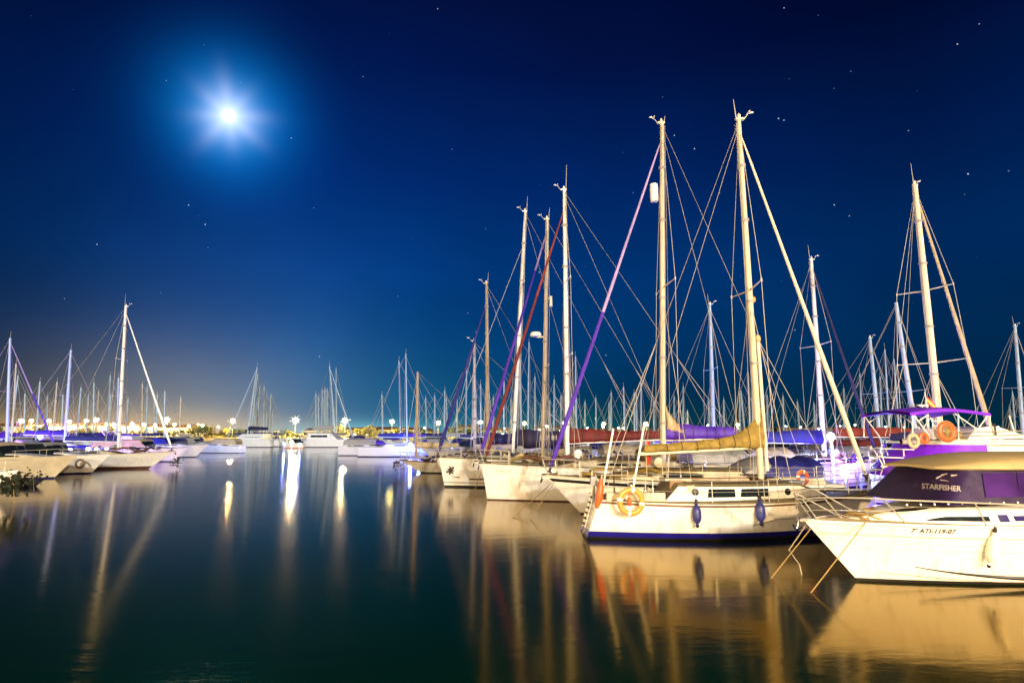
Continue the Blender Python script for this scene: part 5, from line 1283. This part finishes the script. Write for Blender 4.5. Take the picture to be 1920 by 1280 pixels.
# weed-hung mooring gear by the bows
def weed(px, py, Dm, sz, label, n=60, m='weed', sag=1.0):
    c = P(px, py, Dm); mb = MB(); rnd = random.Random(int(px * 7 + py))
    for k in range(n):
        q = (rnd.gauss(0, .45) * sz, rnd.gauss(0, .3) * sz, rnd.gauss(0, .33) * sz * sag); s_ = rnd.uniform(.08, .2) * sz
        a = Vector((rnd.uniform(-1, 1), rnd.uniform(-1, 1), rnd.uniform(-1, .4))).normalized() * s_ * 1.6; b = a.orthogonal().normalized() * s_ * .6; q = Vector(q)
        mb.poly([q, q + a * .5 + b, q + a * 1.2, q + a * .6 - b]); mb.poly([q, q + a * .5 + Vector((0, s_ * .5, 0)), q + a, q + a * .5 - Vector((0, s_ * .5, 0))])
        if k % 4 == 0: mb.blob(tuple(q), (s_ * .8, s_ * .7, s_ * .7), seg=6, rings=4, jit=.3)
    mb.tube([(-.5 * sz, 0, 1.0 * sz), (.1 * sz, 0, 0), (.3 * sz, 0, -1.1 * sz)], .02 * sz, 5, mi=1)
    o = mb.build('weed_clump', [m, 'rope'], loc=c, smooth=False); tag(o, label, 'seaweed', 'weed-covered mooring gear'); return o
weed(22, 908, 25.0, .7, 'big dark green weed clump on the mooring at the lower left edge', 150)
weed(60, 897, 25.6, .50, 'smaller dark weed clump right of the big one at the left edge', 60)
weed(330, 866, 50.5, .55, 'dark weed clump hanging under the long white sloop bow', 70, 'weed')
weed(747, 871, 44.8, .5, 'brown weed clump under the bow of the classic wooden-mast boat', 60, 'weed_brown')
mb = MB(); h_ = Hull(2.6, .9, .42, .34, .34, rake=.5, draft=.1); loc_ = PW(84, 911, 0); tb = empty('dinghy', (loc_.x - 2.6, loc_.y, 0), 0, 'low dark navy dinghy bow beside the weed clump at the left edge', 'dinghy')
h_.build(tb, [(.1, 'black'), (None, 'navy')], deckmat='navy', rail='navy', ns=12)

# ------------------------------------------------------------------ catamarans across the end of the basin
def catamaran(x0px, x1px, Dm, head, label, mast_px, mast_top, cover, cabh=1.25):
    x0, x1 = PZ(x0px, 1, Dm).x, PZ(x1px, 1, Dm).x; L = abs(x1 - x0); rz = 0 if head == 'R' else math.pi
    loc = Vector((x0 if head == 'R' else x1, Dm, 0)); occupy(loc, rz, L, 6.2, label); t = empty('catamaran', loc, rz, label, 'catamaran')
    h = Hull(L, 1.5, 1.75, 1.6, 1.5, rake=L * .07, srake=-.3, tw=.8, kw=.8, draft=.3)
    for s_ in (-2.4, 2.4):
        e = MB(); hh = h.build(t, [(.16, 'navy'), (None, 'white_cool')], deckmat='white_cool', rail=None, ns=16)
        for ob in [hh] + [c for c in t.children if c.name.startswith('deck') and c.location.y == 0 and c is not hh]: ob.location.y = s_
    mb = MB(); mb.box((L * .42, 0, 1.25), (L * .66, 4.2, .7)); mb.build('bridge_deck', 'white_cool', t, smooth=False)
    mb = MB(); a, b = L * .16, L * .74
    mb.prism([(a, -2.3, 1.6), (b, -2.3, 1.6), (b - 1.6, -2.1, 1.6 + cabh), (a + .1, -2.1, 1.6 + cabh + .05)], (0, 4.5, 0)); sal = mb.build('saloon', 'white_cool', t, smooth=False)
    for f0, f1 in ((.12, .30), (.34, .52), (.56, .72)):
        for y in (-2.34, 2.24):
            w = MB(); w.box((lerp(a, b - 1.0, (f0 + f1) / 2 + .04), y + .02, 1.6 + cabh * .55), ((b - a) * (f1 - f0), .06, cabh * .32)); w.build('window', 'glass', sal, smooth=False)
    mb = MB(); mb.box((a - .4, 0, 1.6 + cabh + .55), (3.0, 3.6, .12)); 
    for y in (-1.6, 1.6): mb.tube([(a - 1.6, y, 1.6), (a - 1.6, y, 1.6 + cabh + .5)], .05, 5)
    mb.build('hardtop', 'white_cool', t, smooth=False)
    hh = Hull(L, 5.6, 1.75, 1.6, 1.5)
    rig(t, loc, rz, hh, mast_px, mast_top, 1.6 + cabh, r=.20, m='mast_far', spread=(.45,), sw=1.2, wr=.03, boom=L * .42, cover=cover, coverh=(.9, .6), cw=.35, boomz=1.6 + cabh + .8, ant=1.2, far=True, mh=False, genoa=['mast_far'], gr=.13, inner=False)
    return t
catamaran(424, 516, 131, 'L', 'white catamaran with violet-navy sail cover, the left of the two across the basin', 464, (482, 688), 'navy')
catamaran(566, 664, 131, 'R', 'larger white catamaran with grey awning, the right of the two across the basin', 628, (618, 686), 'grey_canvas', 1.4)
gen_motor('small brightly lit white motorboat between the two catamarans', 528, 122, 4.6, 'L', hm='white', canvas='white_cool', band='red')
pedestal(547, 829, 1.4, 'lamp_white', 'bright dock light on the lit motorboat between the catamarans', .22)
pedestal(533, 832, 1.2, 'lamp_blue', 'blue dock light left of the lit motorboat', .12); pedestal(562, 832, 1.2, 'lamp_blue', 'blue dock light right of the lit motorboat', .12)
CS = [(469, 483, 700, 'blue'), (472, 487, 717, 'violet'), (481, 487, 719, 'blue'), (494, 495, 723, 'blue'), (499, 500, 738, 'navy'), (503, 508, 739, 'blue'), (510, 511, 745, 'grey_canvas'), (592, 592, 738, 'blue'), (597, 597, 741, 'navy'), (603, 604, 730, 'blue'), (607, 608, 729, 'violet'), (611, 611, 729, 'grey_canvas'), (614, 614, 730, 'blue'), (625, 621, 712, 'navy'), (631, 630, 691, 'blue')]
for i, (bp, tx, ty, cv) in enumerate(CS):
    n_ = i if i < 7 else i - 7
    gen_sail('sailboat with %s cover behind the %s catamaran, %s mast of the cluster' % (CN[cv], 'left' if i < 7 else 'right', ORD[n_]), bp, (tx, ty), cv, 150 + 5 * (i % 7), 'L' if i % 2 else 'R', L=11, rr=.19, group='masts clustered behind the catamarans')
for i, (px, Dm, cv) in enumerate(((440, 160, 'blue'), (525, 165, 'blue'), (580, 158, 'violet'), (655, 170, 'grey_canvas'), (690, 150, 'blue'), (705, 175, 'blue'), (560, 180, 'navy'))):
    gen_motor('far white cruiser with %s canopy, %s from the left in the row behind the catamarans' % (CN[cv], ORD[i]), px, Dm, 9, 'R' if i % 2 else 'L', canvas=cv, group='far cruisers behind the catamarans', shift=True)

# ------------------------------------------------------------------ far shore: lamps, trees, buildings
def street_lamp(px, py, Dm, m, label, r=.42, group='street lamps along the far shore', arms=1):
    top = P(px, py, Dm); o = empty('street_lamp', (top.x, top.y, 1.1), 0, label, 'street lamp', group); H = top.z - 1.1
    mb = MB(); mb.tube([(0, 0, 0), (0, 0, H * .9), (0, 0, H)], [.14, .09, .07], 7); mb.build('pole', 'pole', o)
    mb = MB(); mb.blob((0, 0, H + r * .6), (r, r, r * .9), seg=10, rings=6); mb.build('lantern', m, o)
    if r > .43:  # added glowing spokes that imitate starburst glare round the bright lamps
        hm = {'lamp_white': 'glare_pale', 'lamp_yellow': 'glare_yellow'}.get(m.name, 'glare_orange')
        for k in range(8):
            a = math.pi * 2 * k / 8 + .2; L_ = r * random.uniform(1.5, 2.5); c = (math.cos(a) * L_, 0, H + r * .6 + math.sin(a) * L_); q = MB(); q.tube([(0, 0, H + r * .6), c], [r * .34, .03], 6); q.blob(c, (r * .16, r * .16, r * .16), seg=6, rings=4); q.build('glare_spoke', hm, o)
    mb = MB(); mb.lathe([(r * 1.05, H + r * 1.35), (r * .5, H + r * 1.7), (.05, H + r * 1.85)], (0, 0, 0), 8); mb.build('cap', 'pole', o)
    return o
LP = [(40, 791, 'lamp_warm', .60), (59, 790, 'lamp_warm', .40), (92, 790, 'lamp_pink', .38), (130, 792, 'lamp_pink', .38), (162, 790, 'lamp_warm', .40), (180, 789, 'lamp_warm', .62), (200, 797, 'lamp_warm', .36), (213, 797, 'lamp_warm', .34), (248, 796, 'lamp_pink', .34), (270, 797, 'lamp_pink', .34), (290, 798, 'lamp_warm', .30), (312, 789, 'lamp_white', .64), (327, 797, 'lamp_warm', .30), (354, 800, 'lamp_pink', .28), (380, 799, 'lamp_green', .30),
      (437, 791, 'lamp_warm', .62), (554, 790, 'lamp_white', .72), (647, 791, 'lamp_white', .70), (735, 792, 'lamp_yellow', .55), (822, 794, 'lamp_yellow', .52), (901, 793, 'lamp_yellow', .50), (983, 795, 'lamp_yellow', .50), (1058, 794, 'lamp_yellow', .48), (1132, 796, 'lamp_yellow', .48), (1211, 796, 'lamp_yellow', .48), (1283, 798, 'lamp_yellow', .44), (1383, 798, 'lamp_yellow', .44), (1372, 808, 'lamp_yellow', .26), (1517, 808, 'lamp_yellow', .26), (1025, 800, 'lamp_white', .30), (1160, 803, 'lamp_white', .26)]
for i, (px, py, m, r) in enumerate(LP):
    cn = {'lamp_warm': 'orange', 'lamp_pink': 'pinkish', 'lamp_white': 'white', 'lamp_yellow': 'yellow', 'lamp_green': 'green'}[m]
    if px < 400: lab = '%s %s street lamp, %s from the left along the left shore' % ('bright' if r > .5 else 'small', cn, ORD[i])
    elif px == 437: lab = 'bright orange street lamp left of the left catamaran'
    elif px == 554: lab = 'brightest white street lamp, between the two catamarans'
    elif px == 647: lab = 'bright white street lamp just right of the right catamaran masts'
    elif px == 735: lab = 'bright yellow street lamp left of the paired tall masts'
    else: lab = '%s far shore street lamp, %s right of the wooden mast' % (cn + (' bright' if r > .4 else ' faint'), ORD[i - 19])
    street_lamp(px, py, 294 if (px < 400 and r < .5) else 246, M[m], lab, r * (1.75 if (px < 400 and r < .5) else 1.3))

for i in range(30):
    px = 800 + i * 37 + random.uniform(-12, 12); py = random.uniform(797, 806); m = M[random.choice(('lamp_yellow', 'lamp_yellow', 'lamp_white', 'lamp_green', 'lamp_warm'))]
    street_lamp(px, py, 420, m, 'small distant lamp on the right horizon, %s from the left in that row' % ORD[i], random.uniform(.32, .42), 'distant lamps on the right horizon')
for i in range(22):
    px = 6 + i * 19 + random.uniform(-5, 5); py = random.uniform(796, 803)
    street_lamp(px, py, 320, M[random.choice(('lamp_warm', 'lamp_warm', 'lamp_pink', 'lamp_yellow'))], 'small warm lamp behind the left basin, %s from the left in that row' % ORD[i], random.uniform(.30, .45), 'distant lamps behind the left basin')

def make_tree(name, seed, hgt, m):
    rnd = random.Random(seed); t = bpy.data.objects.new(name, None); COL.objects.link(t)
    mb = MB(); mb.tube([(0, 0, 0), (.1, 0, hgt * .3), (0, .1, hgt * .6)], [.18, .13, .07], 6)
    for k in range(4):
        a = k * 1.6 + rnd.random(); mb.tube([(0, 0, hgt * .3), (math.cos(a) * hgt * .25, math.sin(a) * hgt * .25, hgt * .62)], [.08, .03], 5)
    mb.build('trunk', 'trunk', t)
    mb = MB(); cl = [(rnd.gauss(0, .30) * hgt, rnd.gauss(0, .24) * hgt, hgt * rnd.uniform(.28, .85), rnd.uniform(.16, .28) * hgt) for _ in range(10)]
    for (x, y, z, r_) in cl:
        for k in range(46):
            d = Vector((rnd.gauss(0, 1), rnd.gauss(0, 1), rnd.gauss(0, 1))).normalized() * r_ * rnd.uniform(.55, 1.1); q = Vector((x, y, z)) + d; s_ = hgt * .055
            a = Vector((rnd.uniform(-1, 1), rnd.uniform(-1, 1), rnd.uniform(-1, 1))).normalized() * s_; b = a.orthogonal().normalized() * s_
            mb.poly([q - a, q + b, q + a, q - b])
    mb.build('crown', m, t, smooth=False); return t
def make_palm(name, seed, hgt):
    rnd = random.Random(seed); t = bpy.data.objects.new(name, None); COL.objects.link(t)
    mb = MB(); mb.tube([(0, 0, 0), (.1, 0, hgt * .5), (0, 0, hgt)], [.22, .16, .14], 7); mb.build('trunk', 'trunk', t)
    mb = MB()
    for k in range(16):
        a = k * .39 + rnd.random() * .2; up = rnd.uniform(-.2, 1.0); pts = []
        for j in range(6):
            f = j / 5; rr_ = 2.0 * f; z = hgt + up * rr_ * .6 - 1.1 * f * f * 1.3; w = .22 * math.sin(math.pi * min(1, f * .9 + .1)); c = Vector((math.cos(a) * rr_, math.sin(a) * rr_, z)); s_ = Vector((-math.sin(a), math.cos(a), -.2)) * w; pts.append([c + s_, c, c - s_])
        mb.grid(pts)
    mb.build('crown', 'foliage', t); return t
protos = [make_tree('shore_tree', s_, hg, m) for s_, hg, m in ((1, 4.0, 'foliage'), (2, 3.2, 'foliage'), (3, 5.0, 'foliage'), (4, 4.2, 'foliage_dark'), (5, 3.0, 'foliage'))]
palm = make_palm('palm_tree', 9, 4.6)
used = set()
def copy_tree(src, loc, rz, sc, label, cat, group):
    if src.name not in used: used.add(src.name); r_ = src
    else:
        r_ = src.copy(); COL.objects.link(r_)
        for ch in list(src.children):
            c = ch.copy(); COL.objects.link(c); c.parent = r_
    r_.location = loc; r_.rotation_euler = (0, 0, rz); r_.scale = (sc, sc, sc * random.uniform(.85, 1.15)); tag(r_, label, cat, group); return r_
px = -10; n = 0
while px < 900:
    Dm = random.uniform(248, 262); w = PZ(px, 1.1, Dm); pr = random.choice((0, 1, 2, 4, 1, 4, 3) if px < 780 else (3, 1, 3))
    zone = ('behind the crowded left basin' if px < 330 else 'left of the left catamaran' if px < 425 else 'behind the left catamaran' if px < 520 else 'between the catamarans' if px < 570 else 'behind the right catamaran' if px < 665 else 'right of the right catamaran' if px < 780 else 'behind the wooden mast')
    copy_tree(protos[pr], (w.x, w.y, 1.05), random.uniform(0, 6.3), random.uniform(.75, 1.15), 'low bushy %s tree on the far shore %s' % ('dark green' if pr == 3 else 'yellow-lit', zone), 'tree', 'lamplit trees along the far shore')
    px += random.uniform(7, 15)
for (px, Dm, z_) in ((372, 252, 'nearest the green lamp'), (386, 256, 'just right of the green lamp'), (668, 262, 'right of the right catamaran'), (700, 266, 'between the right catamaran and the paired masts'), (860, 262, 'under the deep blue genoa')):
    w = PZ(px, 1.1, Dm); copy_tree(palm, (w.x, w.y, 1.05), random.uniform(0, 6), random.uniform(.8, 1.1), 'small palm tree on the far shore, ' + z_, 'palm tree', 'palms of the far shore')
# scrub and hedge on the bank
mb = MB(); rnd = random.Random(5)
for k in range(5200):
    x = rnd.uniform(-235, 60); y = rnd.uniform(244, 252); z = 1.1 + rnd.uniform(0, .9) * (.6 + .4 * math.sin(x * .5)); s_ = rnd.uniform(.2, .42)
    a = Vector((rnd.uniform(-1, 1), rnd.uniform(-1, 1), rnd.uniform(-1, 1))).normalized() * s_; b = a.orthogonal().normalized() * s_; q = Vector((x, y, z)); mb.poly([q - a, q + b, q + a, q - b])
o = mb.build('scrub', 'foliage', smooth=False); o['kind'] = 'stuff'; o['label'] = 'yellow lit scrub along the far bank'

def building(px, Dm, w, hgt, d, wall, label, lit='window_lit', prob=.5, floors=None, grp='low buildings behind the far shore'):
    p = PZ(px, 1.1, Dm); o = empty('building', (p.x, p.y, 1.05), random.uniform(-.1, .1), label, 'building', grp)
    mb = MB(); mb.box((0, 0, hgt / 2), (w, d, hgt)); mb.build('wall', wall, o, smooth=False)
    mb = MB(); mb.prism([(-w / 2 - .3, -d / 2 - .3, hgt), (w / 2 + .3, -d / 2 - .3, hgt), (w / 2 - .5, 0, hgt + d * .22), (-w / 2 + .5, 0, hgt + d * .22)], (0, .01, 0)); 
    mb = MB(); mb.add([(-w / 2 - .3, -d / 2 - .3, hgt), (w / 2 + .3, -d / 2 - .3, hgt), (w / 2 + .3, d / 2 + .3, hgt), (-w / 2 - .3, d / 2 + .3, hgt), (-w / 2 + 1, 0, hgt + d * .2), (w / 2 - 1, 0, hgt + d * .2)], [(0, 1, 5, 4), (1, 2, 5), (2, 3, 4, 5), (3, 0, 4), (3, 2, 1, 0)]); mb.build('roof', 'roof', o, smooth=False)
    nf = floors or max(1, int(hgt / 3)); nw = max(2, int(w / 3.2))
    for f in range(nf):
        for k in range(nw):
            if random.random() > .8: continue
            q = MB(); q.box((-w / 2 + (k + .5) * w / nw, -d / 2 - .04, 1.6 + f * 3.0), (1.1, .1, 1.2)); q.build('window', lit if random.random() < prob else 'glass', o, smooth=False)
    return o
k = 0
for (px, Dm, w, hg, wl) in ((20, 300, 26, 5.4, 'wall_pale'), (75, 305, 20, 5.0, 'wall_pale'), (120, 300, 22, 5.6, 'wall_pale'), (170, 302, 24, 5.2, 'wall_pale'), (222, 300, 22, 5.4, 'wall_pale'), (272, 306, 22, 5.0, 'wall_pale'), (330, 310, 24, 4.8, 'wall_pale'), (675, 330, 20, 3.6, 'wall_pale'), (712, 335, 18, 4.0, 'wall_pale'), (750, 330, 16, 3.8, 'wall_pale'), (600, 340, 16, 3.4, 'wall_pale')):
    building(px, Dm, w, hg, 8, wl, 'low pale building on the far shore, %s of the pale ones from the left' % ORD[k], prob=.75, floors=1); k += 1
for k in range(26):
    px = 800 + k * 44 + random.uniform(-12, 12); Dm = random.uniform(430, 620)
    building(px, Dm, random.uniform(12, 26), random.uniform(3.5, 6.5), 9, 'wall_dark', 'dark building with lit windows on the right horizon, %s from the left' % (ORD[k]), lit=random.choice(('window_green', 'window_lit')), prob=.35, grp='dark town buildings on the right horizon')

import re
for o in bpy.data.objects:
    if 'label' in o and o.parent is None and len(re.findall(r"[A-Za-z0-9']+", o['label'])) > 16: print('LONG', o.name, o['label'])
